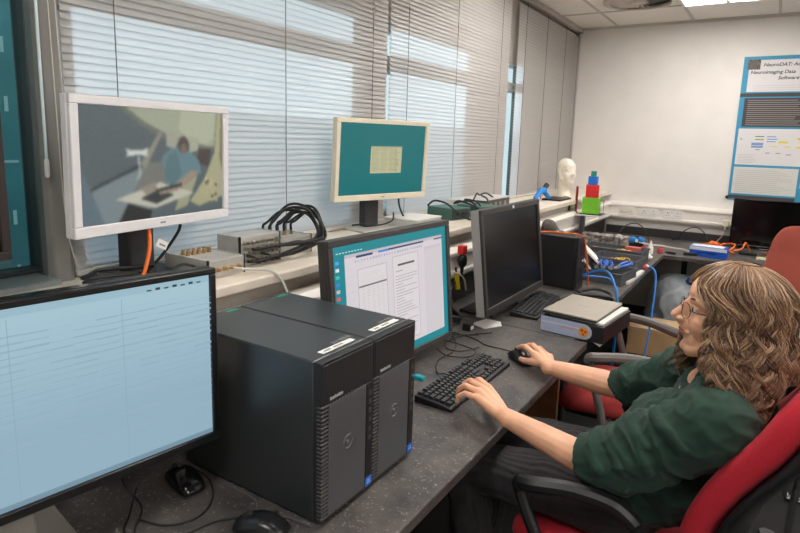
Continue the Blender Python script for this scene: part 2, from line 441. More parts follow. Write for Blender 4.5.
# ================================================================= SCREEN HELPERS
def flat(mb, polys, w, h, mats, reg, y=0.0, dz=.00035):
    """layered picture on a screen: polys = (rgb, [(u,v)...]); u,v in 0..1 from the lower left"""
    for i, (rgb, pts) in enumerate(polys):
        if rgb not in reg:
            reg[rgb] = len(mats); mats.append(emat('screen_%d_%d_%d' % rgb, rgb, SCREEN))
        mb.m = reg[rgb]
        yy = y-dz*i*(.35 if len(polys) > 40 else 1)
        mb.add([((u-.5)*w, yy, (v-.5)*h) for u, v in pts], [tuple(range(len(pts)))])
    mb.m = 0
SCREEN = 1.0
def rect(rgb, a, b, c, d): return (rgb, [(a, b), (c, b), (c, d), (a, d)])
def monitor(name, label, cen, yaw, tilt, w, h, th, bez, body, polys, stand, base_z, front=None, chin=None, cat='monitor', group=None, col_off=(0, .09), base=(.24, .19), colw=.06, standmat=None, screenmat=None, basemat=None):
    """front faces local -Y; stand column from base_z up to the panel's middle"""
    t = thing(name, label, cat, (cen[0], cen[1], base_z), yaw, group)
    T = Matrix.Translation((0, 0, cen[2]-base_z)) @ Matrix.Rotation(-tilt, 4, 'X')
    s = MB(); s.M = T; b = chin or bez
    s.box(-w/2, w/2, .006, th*.55, -h/2, h/2)
    obj('housing', s, body, t, bev=.004)
    s = MB(); s.M = T; s.prism([(-w*.34, -h*.34), (w*.34, -h*.34), (w*.34, h*.34), (-w*.34, h*.34)], th*.55-.002, th, ax=1)
    obj('back_cover', s, body, t, bev=.012)
    f = MB(); f.M = T
    f.box(-w/2, w/2, -.006, .0065, -h/2, -h/2+b); f.box(-w/2, w/2, -.006, .0065, h/2-bez, h/2)
    f.box(-w/2, -w/2+bez, -.006, .0065, -h/2+b, h/2-bez); f.box(w/2-bez, w/2, -.006, .0065, -h/2+b, h/2-bez)
    obj('bezel', f, front or body, t, bev=.0025)
    sw_, sh = w-2*bez, h-bez-b
    s = MB(); s.M = T @ Matrix.Translation((0, 0, (b-bez)/2)); mats = [screenmat or mat('dark_screen', (16, 15, 15), .22)]
    s.box(-sw_/2, sw_/2, .0015, .006, -sh/2, sh/2)
    if polys: flat(s, polys, sw_, sh, mats, {}, y=.0012, dz=.00006)
    obj('screen', s, mats, t, smooth=False)
    if stand:
        sm = standmat or body; cx, cy = col_off
        obj('stand_column', MB().box(cx-colw/2, cx+colw/2, cy-.02, cy+.03, .012, cen[2]-base_z+.03), sm, t, bev=.006)
        k = MB(); k.box(cx-colw*.7, cx+colw*.7, th*.9, cy-.018, cen[2]-base_z-.06, cen[2]-base_z+.06)
        obj('stand_bracket', k, sm, t, bev=.004)
        obj('stand_base', MB().box(cx-base[0]/2, cx+base[0]/2, cy-base[1]*.55, cy+base[1]*.45, 0, .013), basemat or sm, t, bev=.005)
    return t, T

# ================================================================= MONITORS
BG = (98, 106, 108)
def ellipse(rgb, cu, cv, ru, rv, n=18, a0=0, a1=2*PI): return (rgb, [(cu+ru*math.cos(a0+(a1-a0)*i/n), cv+rv*math.sin(a0+(a1-a0)*i/n)) for i in range(n)])
scan = [rect((84, 94, 97), 0, 0, 1, 1),
    (((116, 128, 132)), [(0, 0), (.42, 0), (.46, .5), (.02, .30)]), ((92, 108, 116), [(0, 0), (.13, 0), (.06, .30), (0, .52)]),
    ((52, 58, 60), [(.06, .285), (.40, .50), (.40, .53), (.06, .31)]),
    ((104, 108, 98), [(.24, 1), (.36, .86), (.52, .74), (.72, .66), (.92, .62), (.92, 1)]),
    ((150, 156, 136), [(.28, 1), (.40, .88), (.56, .77), (.74, .70), (.88, .66), (.93, .66), (.95, 1)]),
    ((166, 170, 148), [(.66, 1), (.64, .82), (.72, .73), (.86, .68), (.92, .74), (.94, 1)]),
    ((160, 158, 126), [(.955, 1), (.93, .60), (.84, .33), (.72, .12), (.80, .06), (1, .14), (1, 1)]),
    ((122, 118, 92), [(.985, 1), (.975, .55), (1, .4), (1, 1)]),
    ((70, 62, 60), [(.80, .64), (.90, .64), (.88, .46), (.78, .50)]),
    ((150, 150, 124), [(.70, .40), (.80, .42), (.70, .08), (.60, .04)]),
    ((94, 124, 130), [(.47, .36), (.52, .58), (.60, .66), (.72, .62), (.80, .52), (.82, .40), (.74, .34), (.62, .28)]),
    ((84, 110, 116), [(.52, .36), (.56, .58), (.62, .62), (.66, .40), (.60, .30)]),
    ((150, 152, 136), [(.55, .78), (.60, .82), (.64, .72), (.61, .64), (.55, .66)]), ((158, 160, 142), [(.72, .76), (.80, .74), (.79, .62), (.72, .60)]),
    ellipse((78, 70, 66), .675, .675, .04, .085), ellipse((112, 98, 88), .677, .64, .026, .05),
    ((112, 114, 108), [(.30, .22), (.42, .52), (.52, .52), (.54, .36), (.42, .20)]), ((132, 132, 120), [(.36, .50), (.50, .80), (.52, .78), (.40, .46)]),
    ((182, 180, 164), [(.20, .20), (.46, .09), (.76, .20), (.50, .33)]), ((56, 60, 60), [(.36, .19), (.47, .13), (.60, .20), (.48, .26)]),
    ((146, 132, 118), [(.80, .42), (.74, .43), (.58, .28), (.48, .25), (.50, .21), (.62, .235), (.74, .33)]), ((138, 130, 118), [(.36, .28), (.46, .34), (.48, .26), (.40, .22)]),
    ((58, 58, 58), [(.47, .265), (.66, .31), (.66, .28), (.47, .235)]), ((44, 46, 46), [(.22, .0), (.28, .16), (.44, .07), (.42, 0)]),
    ((196, 200, 194), [(.27, .645), (.30, .63), (.38, .63), (.42, .65), (.41, .60), (.42, .57), (.37, .585), (.30, .58), (.27, .57), (.285, .605)]),
    ((160, 164, 158), [(.345, .58), (.36, .58), (.37, .40), (.345, .36), (.335, .36), (.355, .42)])]
rn = random.Random(5)
for i in range(22):
    u, v = rn.uniform(.82, .95), rn.uniform(.10, .34); v = max(v, .04+(.95-u)*.2)
    scan.append(ellipse(rn.choice([(176, 166, 132), (84, 78, 62), (196, 188, 156)]), u, v, .012, .02, 6))
FW = mat('white_monitor_plastic', (228, 226, 228), .38, var=.02)
FC = mat('aged_white_monitor_plastic', (234, 224, 200), .38, var=.02)
t, T = monitor('monitor', 'white-framed monitor showing a person seated in a scanner', (-1.423, .998, 1.416), 1.701, -.026, .53, .344, .055, .022, FW, [], True, SZ, chin=.028, standmat=DKG, col_off=(-.02, .08), base=(.22, .17), colw=.085)
def chinmark(t, T, h, s='mark', w=.018, m=None):
    k = MB(); k.M = T; k.box(-w/2, w/2, -.0068, -.0055, -h/2+.011, -h/2+.016); obj('badge', k, m or mat('badge_grey', (150, 150, 150), .4), t, smooth=False)
def picture(polys, nx, ny, soft):
    """softened raster of the scanner view, one colour per cell of the screen"""
    img = np.zeros((ny, nx, 3)); U, V = np.meshgrid((np.arange(nx)+.5)/nx, (np.arange(ny)+.5)/ny)
    for rgb, pts in polys:
        ins = np.zeros((ny, nx), bool); m_ = len(pts)
        for i in range(m_):
            (x0, y0), (x1, y1) = pts[i], pts[(i+1) % m_]
            if y0 == y1: continue
            ins ^= ((y0 > V) != (y1 > V)) & (U < (x1-x0)*(V-y0)/(y1-y0)+x0)
        img[ins] = rgb
    rs = np.random.RandomState(3)
    for _ in range(soft):
        p = np.pad(img, ((1, 1), (1, 1), (0, 0)), 'edge')
        img = (p[:-2, 1:-1]+p[2:, 1:-1]+p[1:-1, :-2]+p[1:-1, 2:]+2*p[1:-1, 1:-1])/6
    return np.clip(img+rs.normal(0, 2.0, (ny, nx, 1)), 0, 255)/255
nx, ny = 190, 116; img = picture(scan, nx, ny, 5)
sw_, sh = .53-.044, .344-.05
pm = MB(); pm.M = T @ Matrix.Translation((0, 0, .003))
pm.add([((i/nx-.5)*sw_, .0010, (j/ny-.5)*sh) for j in range(ny+1) for i in range(nx+1)], [(j*(nx+1)+i, j*(nx+1)+i+1, (j+1)*(nx+1)+i+1, (j+1)*(nx+1)+i) for j in range(ny) for i in range(nx)])
PM = mat('scanner_view', (4, 4, 4), .35); nt_ = PM.node_tree; at0 = nt_.nodes.new('ShaderNodeAttribute'); at0.attribute_name = 'view'
nt_.links.new(at0.outputs['Color'], nt_.nodes['Principled BSDF'].inputs['Emission Color']); nt_.nodes['Principled BSDF'].inputs['Emission Strength'].default_value = 1.0
po_ = obj('screen_image', pm, PM, t, smooth=False)
ca = po_.data.color_attributes.new('view', 'FLOAT_COLOR', 'CORNER')
lin = np.where(img <= .04045, img/12.92, ((img+.055)/1.055)**2.4).reshape(-1, 3)
ca.data.foreach_set('color', np.repeat(np.concatenate([lin, np.ones((len(lin), 1))], 1), 4, axis=0).ravel())
chinmark(t, T, .344)
tb = (10, 108, 112)
docs = [rect(tb, 0, 0, 1, 1), rect((184, 182, 146), .345, .30, .715, .69), rect((150, 150, 122), .345, .672, .715, .69)]
rn = random.Random(2)
for i in range(19):
    v = .655-i*.018
    for k in range(3): docs.append(rect((156, 154, 120), .36+k*.10, v, .36+k*.10+rn.uniform(.05, .095), v+.006))
    docs.append(rect((122, 120, 92), .63+.0, v, .63+rn.uniform(.01, .05), v+.006))
t, T = monitor('monitor', 'cream-framed monitor on the sill with a teal screen and one text window', (-1.430, 2.100, 1.414), 1.33, -.05, .53, .345, .045, .020, FC, docs, True, SZ, chin=.026, standmat=DKG, col_off=(.0, .09), base=(.22, .18), colw=.075, basemat=mat('pale_stand_base', (196, 192, 184), .4))
chinmark(t, T, .345)

# 30 inch screen with documents
W_ = (212, 205, 210); L_ = (150, 140, 148)
c = [rect((22, 132, 142), 0, 0, 1, 1), rect(W_, .085, .065, .955, .925), rect((190, 184, 190), .085, .90, .955, .925),
     rect((44, 62, 110), .17, .888, .30, .905), rect((52, 132, 214), .345, .890, .43, .906), rect((44, 62, 110), .43, .892, .76, .906), rect((70, 76, 110), .87, .892, .955, .904)]
rn = random.Random(4)
for k in range(26): c.append(rect((176, 170, 184), .16+k*.023, .855, .16+k*.023+rn.uniform(.006, .016), .872))
for a, b, e, d in ((.175, .10, .41, .80), (.46, .10, .70, .83), (.765, .08, .94, .85)):
    c += [rect((166, 158, 164), a, b, e, d), rect((217, 211, 213), a+.003, b+.004, e-.003, d-.004)]
c += [rect((200, 192, 198), .765, .08, .94, .85), rect((206, 200, 204), .768, .084, .937, .82)]
c += [rect((120, 112, 118), .18, .655, .405, .668)]
for i in range(26):
    v = .635-i*.02
    for k in range(5): c.append(rect((196, 190, 194), .20+k*.04, v, .20+k*.04+rn.uniform(.012, .03), v+.005))
for i in range(18): c.append(rect((182, 176, 182), .19, .76-i*.006, .19+rn.uniform(.05, .2), .7615-i*.006)) if i % 3 == 0 else None
c += [rect((96, 88, 96), .50, .745, .655, .762), rect(L_, .48, .70, .545, .706)]
for i in range(22):
    v = .66-i*.024; c.append(rect((164, 156, 164), .475, v, .475+rn.uniform(.06, .21), v+.005))
for i, q in enumerate(((80, 160, 230), (210, 220, 230), (70, 190, 170), (60, 130, 210), (200, 180, 190), (230, 80, 90), (160, 60, 60), (180, 120, 200), (60, 150, 220))):
    c.append(rect(q, .012, .87-i*.052, .037, .895-i*.052))
for i in range(9): c.append(rect((190, 230, 235), .02+i*.022, .945, .02+i*.022+.014, .952))
for i in range(10): c.append(rect((198, 190, 196), .098, .82-i*.06, .14, .823-i*.06))
t, T = monitor('monitor', 'large grey-framed monitor showing white documents on a teal desktop', (-1.003, 1.578, .993), 1.523, .089, .665, .444, .07, .020, mat('charcoal_bezel', (58, 56, 56), .42, var=.05), c, True, DZ, col_off=(0, .115), base=(.30, .17), colw=.10, standmat=BLK)
chinmark(t, Matrix.Translation((0, 0, 0)) @ T, -.405, w=.03, m=mat('badge_dull', (84, 82, 82), .5))
t, T = monitor('monitor', 'large black monitor switched off, beside the slim upright computer', (-.957, 2.481, 1.011), 1.57, .119, .69, .442, .075, .024, BLK, [], True, DZ, front=mat('soft_black_bezel', (46, 44, 44), .42), chin=.03, col_off=(0, .115), base=(.30, .17), colw=.10)
s = MB(); s.M = T; s.box(-.3462, -.3445, .004, .040, -.221, .221); obj('side_strip', s, mat('silver_side_strip', (158, 156, 154), .4), t, label='silver side strip')
s = MB(); s.M = T; s.box(-.008, .008, -.0070, -.0055, .203, .215); obj('badge', s, emat('lit_badge', (226, 224, 216)), t, smooth=False, label='small white badge')
# big foreground monitor
f = [rect((146, 175, 192), 0, 0, 1, 1)] + [rect((146+int(18*k/12), 175+int(20*k/12), 192+int(16*k/12)), 0, .30+k*.055, 1, 1) for k in range(1, 13)] + [rect((118, 146, 162), 0, 0, 1, .028), rect((152, 184, 198), .0, .958, 1, 1)]
rn = random.Random(9)
for i in range(20):
    v = .20+i*.035
    for k in range(16):
        f.append(rect((146, 174, 190) if i % 3 else (152, 176, 192), k/16, v+rn.uniform(-.004, .004), (k+1)/16, v+.004+rn.uniform(-.002, .004)))
for u in (.10, .40, .70): f.append(rect((138, 168, 184), u, .03, u+.002, .95))
for i in range(7): f.append(rect((52, 66, 78), .78+i*.028, .966, .795+i*.028, .974+.006*(i % 2)))
t, T = monitor('monitor', 'largest monitor at lower left with a plain pale blue screen', (-.977, .463, 1.054), 1.419, .003, .615, .37, .06, .013, BLKG, f, True, DZ, chin=.018, front=mat('satin_black_bezel', (22, 22, 24), .3), col_off=(-.055, .10), base=(.21, .25), colw=.08, standmat=mat('stand_grey', (150, 146, 140), .4, metal=.1))
# tv standing on the far desk
t, T = monitor('television', 'wide black switched-off display standing on the far desk under the poster', (.085, 5.31, .935), 0, .0, .66, .372, .06, .010, BLKG, [], True, DZ, screenmat=mat('tv_screen', (12, 10, 10), .12), base=(.26, .16), cat='display', col_off=(0, .06))
# display whose edge shows at the extreme left
t, T = monitor('monitor', 'dark brown-black monitor cut off by the left edge of the photo', (-1.43, .366, 1.39), 1.60, 0, .50, .36, .05, .02, mat('brown_black_bezel', (44, 36, 34), .45), [], True, SZ, col_off=(0, .03), base=(.2, .12), colw=.07)

# ================================================================= TOWERS
SIL = mat('silver_print', (176, 176, 178), .4)
def tower(y0, label):
    D, Wd, H = .42, .172, .347
    t = thing('tower_computer', label, 'computer', (-.683-D/2, y0+Wd/2, DZ), 0, 'black tower computers')
    x1 = D/2; hw = Wd/2
    TB = mat('tower_black', (42, 45, 46), .36, spec=1.0, var=.06, scale=80, bump=.06, bscale=900)
    obj('case', MB().box(-D/2, x1-.022, -hw, hw, .006, H), TB, t, bev=.004)
    fr = MB(); fr.box(x1-.0215, x1-.002, -hw, hw, .010, H); fr.box(x1-.0025, x1, -hw+.004, hw-.004, H-.085, H-.006)
    obj('front_panel', fr, mat('tower_front', (38, 38, 40), .45, var=.06), t, bev=.006, seg=3)
    # mesh grille of slanted ribs with deeper side fins
    gr = MB(); z1 = H-.09; pitch = .0062; yb = hw-.028
    k = 0; z = -.10
    while z < z1+.1:
        a = (-hw+.020, z); slope = .62; yy = yb-(-hw+.020)
        p0 = Vector((0, -hw+.020, z)); p1 = Vector((0, yb, z+slope*yy))
        ta = max(0, (.016-p0.z)/(p1.z-p0.z)); tb_ = min(1, (z1-p0.z)/(p1.z-p0.z))
        if tb_ > ta+.02:
            q0 = p0.lerp(p1, ta); q1 = p0.lerp(p1, tb_)
            gr.add([(x1-.002, q0.y, q0.z-.0019), (x1-.002, q1.y, q1.z-.0019), (x1-.002, q1.y, q1.z+.0019), (x1-.002, q0.y, q0.z+.0019),
                    (x1+.0016, q0.y, q0.z-.0015), (x1+.0016, q1.y, q1.z-.0015), (x1+.0016, q1.y, q1.z+.0015), (x1+.0016, q0.y, q0.z+.0015)],
                   [(4, 5, 6, 7), (0, 1, 5, 4), (3, 7, 6, 2), (0, 4, 7, 3), (1, 2, 6, 5)])
        z += pitch
    obj('grille_backing', MB().box(x1-.0024, x1-.0012, -hw+.018, yb+.002, .014, z1+.001), mat('grille_dark', (12, 12, 13), .6), t, smooth=False)
    obj('grille', gr, mat('grille_grey', (104, 104, 107), .4, metal=.3), t, smooth=False)
    fn = MB(); z = .016
    while z < z1:
        fn.box(x1-.012, x1+.0012, -hw-.0012, -hw+.019, z, z+.0042); z += .0085
    obj('side_fins', fn, mat('fin_grey', (84, 82, 80), .4, metal=.2), t, bev=.001)
    ps = MB(); ps.box(x1-.002, x1+.0022, hw-.026, hw-.003, .012, z1)
    obj('port_strip', ps, BLK, t, bev=.0015)
    po = MB()
    for i in range(6): po.box(x1+.0018, x1+.0026, hw-.018, hw-.009, z1-.028-i*.021, z1-.016-i*.021)
    obj('ports', po, mat('port_grey', (92, 92, 94), .4, metal=.4), t, smooth=False)
    # round badge: ring with a slanted bar and hooks
    r = MB(); cy, cz = -.006, .155
    r.tube([(x1+.003, cy+.0145*math.cos(a), cz+.0145*math.sin(a)) for a in [R(50+i*18.5) for i in range(8)]], .0016, 6)
    r.tube([(x1+.003, cy+.0145*math.cos(a), cz+.0145*math.sin(a)) for a in [R(230+i*18.5) for i in range(8)]], .0016, 6)
    r.ell((x1+.002, cy-.001, cz), (.003, .0045, .0045), 12)
    obj('badge', r, mat('badge_pewter', (128, 128, 130), .4, metal=.3), t, label='silver ring badge')
    st = MB(); st.box(x1+.001, x1+.0028, hw-.026, hw-.004, .016, .036); st.m = 1
    st.box(x1+.0028, x1+.003, hw-.022, hw-.008, .022, .0245); st.box(x1+.0028, x1+.003, hw-.020, hw-.010, .0275, .030)
    obj('processor_sticker', st, [mat('sticker_blue', (22, 104, 214), .3), mat('sticker_pale', (170, 214, 246), .3)], t, smooth=False, label='small blue sticker')
    st = MB(); st.box(x1-.105+.055, x1-.034, -hw+.044, hw-.022, H, H+.0006); st.m = 1
    st.box(x1-.045, x1-.039, -hw+.055, -hw+.075, H+.0006, H+.0008); st.box(x1-.045, x1-.039, -hw+.085, -hw+.115, H+.0006, H+.0008)
    obj('asset_label', st, [PAPER, mat('print_grey', (140, 140, 140), .8)], t, smooth=False, label='white strip label')
    st = MB()
    for i, q in enumerate((.010, .008, .012, .009, .011)): st.box(x1-.066, x1-.066+.010, hw-.070+i*.0125-.0, hw-.070+i*.0125+q*.8, H, H+.0004)
    obj('print', st, mat('dim_print', (126, 126, 126), .5), t, smooth=False)
    st = MB(); st.box(-D/2+.010, -D/2+.024, hw-.055, hw-.02, H, H+.0005)
    obj('energy_sticker', st, mat('sticker_teal', (34, 150, 128), .4), t, smooth=False, label='small teal sticker')
    st = MB()
    for i in range(9): st.box(x1-.001, x1+.0006, -hw+.024+i*.0046, -hw+.0277+i*.0046, H-.082, H-.0765+.0012*(i % 3 == 0))
    obj('model_print', st, SIL, t, smooth=False)
    ft = MB()
    for a in (-.16, .15):
        for b in (-.06, .06): ft.cyl((a, b, 0), (a, b, .0065), .011, 12)
    obj('feet', ft, BLK, t)
    return t
tower(.811, 'black tower computer nearest the camera, beside the big blue screen')
t2 = tower(.985, 'black tower computer further from the camera, with a teal USB stick')
u = thing('usb_stick', 'teal USB stick plugged into the far tower computer', 'usb stick', (-.683+.0025, .985+.172-.013, DZ+.347-.09-.045))
obj('plug', MB().box(0, .008, -.005, .005, -.002, .002), GREYM, u)
obj('body', MB().box(.006, .034, -.008, .008, -.006, .006), mat('usb_teal', (22, 142, 152), .35), u, bev=.003)

# ================================================================= KEYBOARDS AND MICE
def keyboard(label, c, ang, single):
    t = thing('keyboard', label, 'keyboard', (c[0], c[1], DZ), ang)
    L, Wd = .442, .127
    b = MB(); b.add([(-L/2, -Wd/2, 0), (L/2, -Wd/2, 0), (L/2, Wd/2, 0), (-L/2, Wd/2, 0), (-L/2, -Wd/2, .012), (L/2, -Wd/2, .012), (L/2, Wd/2, .022), (-L/2, Wd/2, .022)],
                    [(0, 3, 2, 1), (4, 5, 6, 7), (0, 1, 5, 4), (1, 2, 6, 5), (2, 3, 7, 6), (3, 0, 4, 7)])
    obj('case', b, BLK, t, bev=.003)
    KM = mat('key_black', (40, 40, 42), .45, var=.08); LG = mat('key_legend', (104, 104, 106), .6)
    P = .01905; x0 = -L/2+.011; y0 = -Wd/2+.010
    keys = []
    def row(x, r, ws):
        for q in ws:
            if q > 0: keys.append((x+q*P/2, y0+P*(r+.5), q*P))
            x += abs(q)*P
    row(x0, 0, [1.25, 1.25, 1.25, 6.25, 1.25, 1.25, 1.25, 1.25]); row(x0, 1, [2.25]+[1]*10+[2.75]); row(x0, 2, [1.75]+[1]*11+[2.25])
    row(x0, 3, [1.5]+[1]*12+[1.5]); row(x0, 4, [1]*13+[2])
    row(x0, 5.0, [1, -.5, 1, 1, 1, 1, -.4, 1, 1, 1, 1, -.4, 1, 1, 1, 1])
    xn = x0+P*15.2
    row(xn, 0, [1, 1, 1]); row(xn, 1, [-1, 1]); row(xn, 3, [1]*3); row(xn, 4, [1]*3); row(xn, 5, [1]*3)
    xp = xn+P*3.2
    row(xp, 0, [2, 1]); row(xp, 1, [1]*4); row(xp, 2, [1]*3); row(xp, 3, [1]*4); row(xp, 4, [1]*4)
    proto = {}; allm = MB(); K = 0
    tilt = math.atan2(.010, Wd)
    for (kx, ky, kw) in keys:
        zb = .012+.010*(ky+Wd/2)/Wd
        mb = MB(); a, b_ = kw/2-.0012, P/2-.0012
        base = [(-a, -b_, 0), (a, -b_, 0), (a, b_, 0), (-a, b_, 0), (-a+.0022, -b_+.0018, .0075), (a-.0022, -b_+.0018, .0075), (a-.0022, b_-.002, .0075), (-a+.0022, b_-.002, .0075)]
        fs = [(4, 5, 6, 7), (0, 1, 5, 4), (1, 2, 6, 5), (2, 3, 7, 6), (3, 0, 4, 7)]
        if single and K < 99:
            key = round(kw, 4)
            if key not in proto:
                mb.add(base, fs); mb.m = 1
                if kw < .03: mb.add([(-.003, .000, .0077), (.001, .000, .0077), (.001, .004, .0077), (-.003, .004, .0077)], [(0, 1, 2, 3)])
                o = obj('key', mb, [KM, LG], t, sharp=20); proto[key] = o
            else:
                o = proto[key].copy(); COL.objects.link(o)
            o.location = (kx, ky, zb); o.rotation_euler = (tilt, 0, 0)
        else:
            allm.M = Matrix.Translation((kx, ky, zb)) @ Matrix.Rotation(tilt, 4, 'X'); allm.add(base, fs)
        K += 1
    if allm.v:
        o = obj('keys', allm, KM, t, sharp=20)
        o['kind'] = 'stuff'
    return t
keyboard('black keyboard under the left hand of the seated person', (-.768, 1.632), R(90), True)
keyboard('black keyboard in front of the switched-off black monitor', (-.892, 2.640), R(95), True)
def mouse(label, c, ang, m, group=None):
    t = thing('computer_mouse', label, 'mouse', (c[0], c[1], DZ), ang)
    b = MB(); prof = [(-.056, .006, .020), (-.050, .016, .026), (-.035, .028, .030), (-.012, .036, .0315), (.012, .035, .030), (.034, .027, .029), (.050, .018, .026), (.056, .010, .020)]
    n = 14; vs = []; fs = []
    for x, h, hw in prof:
        for j in range(n+1):
            a = PI*j/n; vs.append((x, -hw*math.copysign(abs(math.cos(a))**.7, math.cos(a)), .003+h*abs(math.sin(a))**.75))
    for i in range(len(prof)-1):
        for j in range(n): fs.append((i*(n+1)+j, (i+1)*(n+1)+j, (i+1)*(n+1)+j+1, i*(n+1)+j+1))
    fs.append(tuple(range(n+1))); fs.append(tuple(range((len(prof)-1)*(n+1), len(prof)*(n+1)))[::-1])
    fs += [(i*(n+1), i*(n+1)+n, (i+1)*(n+1)+n, (i+1)*(n+1)) for i in range(len(prof)-1)]
    b.add(vs, fs); obj('shell', b, m, t, sub=1, sharp=180)
    obj('scroll_wheel', MB().cyl((.028, -.004, .030), (.028, .004, .030), .009, 16), DKG, t)
    obj('skates', MB().box(-.04, .04, -.012, .012, 0, .0045), DKG, t)
    return t
MG = mat('mouse_black', (30, 30, 32), .28)
mouse('black mouse under the right hand of the seated person', (-.695, 1.925), R(142), MG)
mouse('glossy black mouse behind the corner of the big blue monitor', (-1.03, .752), R(168), mat('mouse_gloss', (22, 22, 26), .16))
mouse('black mouse at the front of the near tower, cut by the bottom edge', (-.775, .738), R(200), MG)

# ================================================================= ON THE WINDOW SILL
BRASS = mat('brass_connector', (196, 164, 112), .3, metal=.9); NICK = mat('nickel_connector', (190, 184, 172), .28, metal=.9)
def bnc(mb, p, d, r=.006, l=.014):
    p = Vector(p); d = Vector(d); mb.cyl(p, p+d*l*.35, r*1.15, 8); mb.cyl(p+d*l*.35, p+d*l, r*.8, 8)
def metalbox(label, c, dims, rz, conn, edge=True, cm=BRASS):
    """c: centre of the base"""
    t = thing('signal_box', label, 'electronics box', c, rz); a, b, h = dims
    obj('enclosure', MB().box(-a/2, a/2, -b/2, b/2, 0, h), ALU, t, bev=.002)
    if edge:
        obj('end_plate', MB().box(-a/2-.002, a/2+.002, -b/2-.004, -b/2, -0, h+.002), ALU, t, bev=.001); obj('end_plate', MB().box(-a/2-.002, a/2+.002, b/2, b/2+.004, 0, h+.002), ALU, t, bev=.001)
        for q in (-b/2-.0045, b/2+.0005): obj('edge_strip', MB().box(a/2-.005, a/2+.0035, q, q+.004, 0, h+.003), BLK, t, bev=.0005)
    for p, d in conn:
        k = MB(); bnc(k, p, d); obj('connector', k, cm, t)
    return t
c1 = [((-.04+.022*(i % 2), -.045+.019*(i//2), .052), (0, 0, 1)) for i in range(10)] + [((.095, -.035+.026*i, .024), (1, 0, 0)) for i in range(4)]
metalbox('low grey metal box with brass connectors on its top, left end of the sill row', (-1.395, 1.115, SZ), (.19, .125, .052), 0, c1)
c2 = [((.05, -.068+.0195*j, .018+.0185*i), (1, 0, 0)) for i in range(4) for j in range(8)]
metalbox('tall grey metal box with four rows of sockets full of black plugs', (-1.405, 1.30, SZ), (.10, .165, .092), 0, c2, cm=NICK)
c3 = [((-.03+.03*(i % 2), -.06+.035*(i//2), .062), (0, 0, 1)) for i in range(8)]
metalbox('grey metal box with black plugs upright on its top, right of the tall box', (-1.425, 1.47, SZ), (.12, .16, .062), 0, c3)
gp = 'black looped patch cables'
order = ['first', 'second', 'third', 'fourth', 'fifth', 'sixth', 'seventh', 'eighth']
for i in range(8):
    sx, sy = -1.455+.03*(i % 2), 1.41+.035*(i//2); hh = .046+.012*(i % 3)-.006*(i//2); ex, ey = -1.34, 1.232+.0195*i; ez = SZ+.018+.0185*(2 if i % 3 else 0)
    out = .05+.008*i; yo = 1.545+.012*(i//2)
    pts = [(sx, sy, SZ+.076), (sx, sy, SZ+.10), (sx+.01, sy+.012, SZ+.085+hh*.6), (sx+.03, sy+.05, SZ+.10+hh), (sx+.07, (sy+yo)/2+.02, SZ+.105+hh), (-1.345+.01*(i % 3), yo-.02, SZ+.11+hh*.45), (-1.31+.006*i, yo-.02-.006*i, SZ+.075), (-1.30+.004*i, yo-.10, SZ+.048+.006*(i % 3)), (ex+.028, ey+.06, ez+.004), (ex+.014, ey+.008, ez), (ex, ey, ez)]
    cable(pts, .0045, CABB, '%s looped black patch cable counting from the left of the tall metal box' % order[i], gp, 'patch_cable', 'cable', k=7)
for i in range(6):
    u = thing('cable_plug', '%s black plug from the left in the lower socket row of the tall metal box' % order[i], 'plug', (-1.341, 1.232+.0195*i, SZ+.018+(0 if i % 3 else .0185)), 0, 'plugs in the tall metal box')
    obj('boot', MB().cyl((0, 0, 0), (.034, .002, -.002), .0052, 8, .003), CABB, u)
cable([(-1.285, 1.13, SZ+.024), (-1.26, 1.15, SZ+.02), (-1.25, 1.20, SZ+.012), (-1.215, 1.22, SZ+.004), (-1.19, 1.235, SZ-.03), (-1.165, 1.25, SZ-.12), (-1.15, 1.26, .90), (-1.15, 1.30, .745)], .0042, CABW, 'white cable dropping from the low metal box over the sill front', None, 'signal_cable')
cable([(-1.39, 1.58, SZ+.02), (-1.36, 1.62, SZ+.018), (-1.29, 1.60, SZ+.008), (-1.22, 1.56, SZ+.008), (-1.195, 1.55, SZ-.03), (-1.18, 1.56, .92), (-1.16, 1.60, .745)], .003, CABB, 'thin black cable falling over the sill behind the document monitor', None, 'signal_cable')
cable([(-1.385, 1.50, SZ+.03), (-1.33, 1.56, SZ+.035), (-1.29, 1.68, SZ+.02), (-1.27, 1.78, SZ+.004), (-1.28, 1.9, SZ+.004)], .005, CABB, 'thick black lead running right along the sill from the upright plugs', None, 'signal_cable')
# behind / under the white monitor
OR = cable([(-1.455, .965, 1.29), (-1.44, .965, 1.25), (-1.41, .945, 1.19), (-1.39, .91, 1.125), (-1.37, .88, 1.106), (-1.33, .80, 1.106)], .0055, ORNG, 'orange cable with a white tag below the scanner monitor', None, 'network_cable')
tg = MB(); tg.M = Matrix.Translation((-1.404, .968, 1.205)) @ Matrix.Rotation(R(-28), 4, 'X'); tg.box(-.0015, .0015, -.004, .030, -.011, .011); tg.m = 1; tg.box(.0015, .002, .004, .024, -.004, .001)
obj('cable_tag', tg, [PAPER, MATS['print_grey']], OR, smooth=False, label='white paper cable tag')
cable([(-1.47, 1.06, 1.30), (-1.47, 1.09, 1.24), (-1.48, 1.07, 1.19), (-1.50, 1.02, 1.125), (-1.50, .97, 1.108)], .0045, CABB, 'black lead curving out under the right side of the scanner monitor', None, 'power_cable')
pts = []
for i in range(46):
    a = i*.42; rr = .075+.010*math.sin(i*1.7); pts.append((-1.41+rr*.75*math.cos(a), .86+rr*1.25*math.sin(a), SZ+.006+.0009*i))
cable(pts, .0048, CABB, 'coil of black cable on the sill below the scanner monitor', None, 'cable_coil', 'cable', k=3)
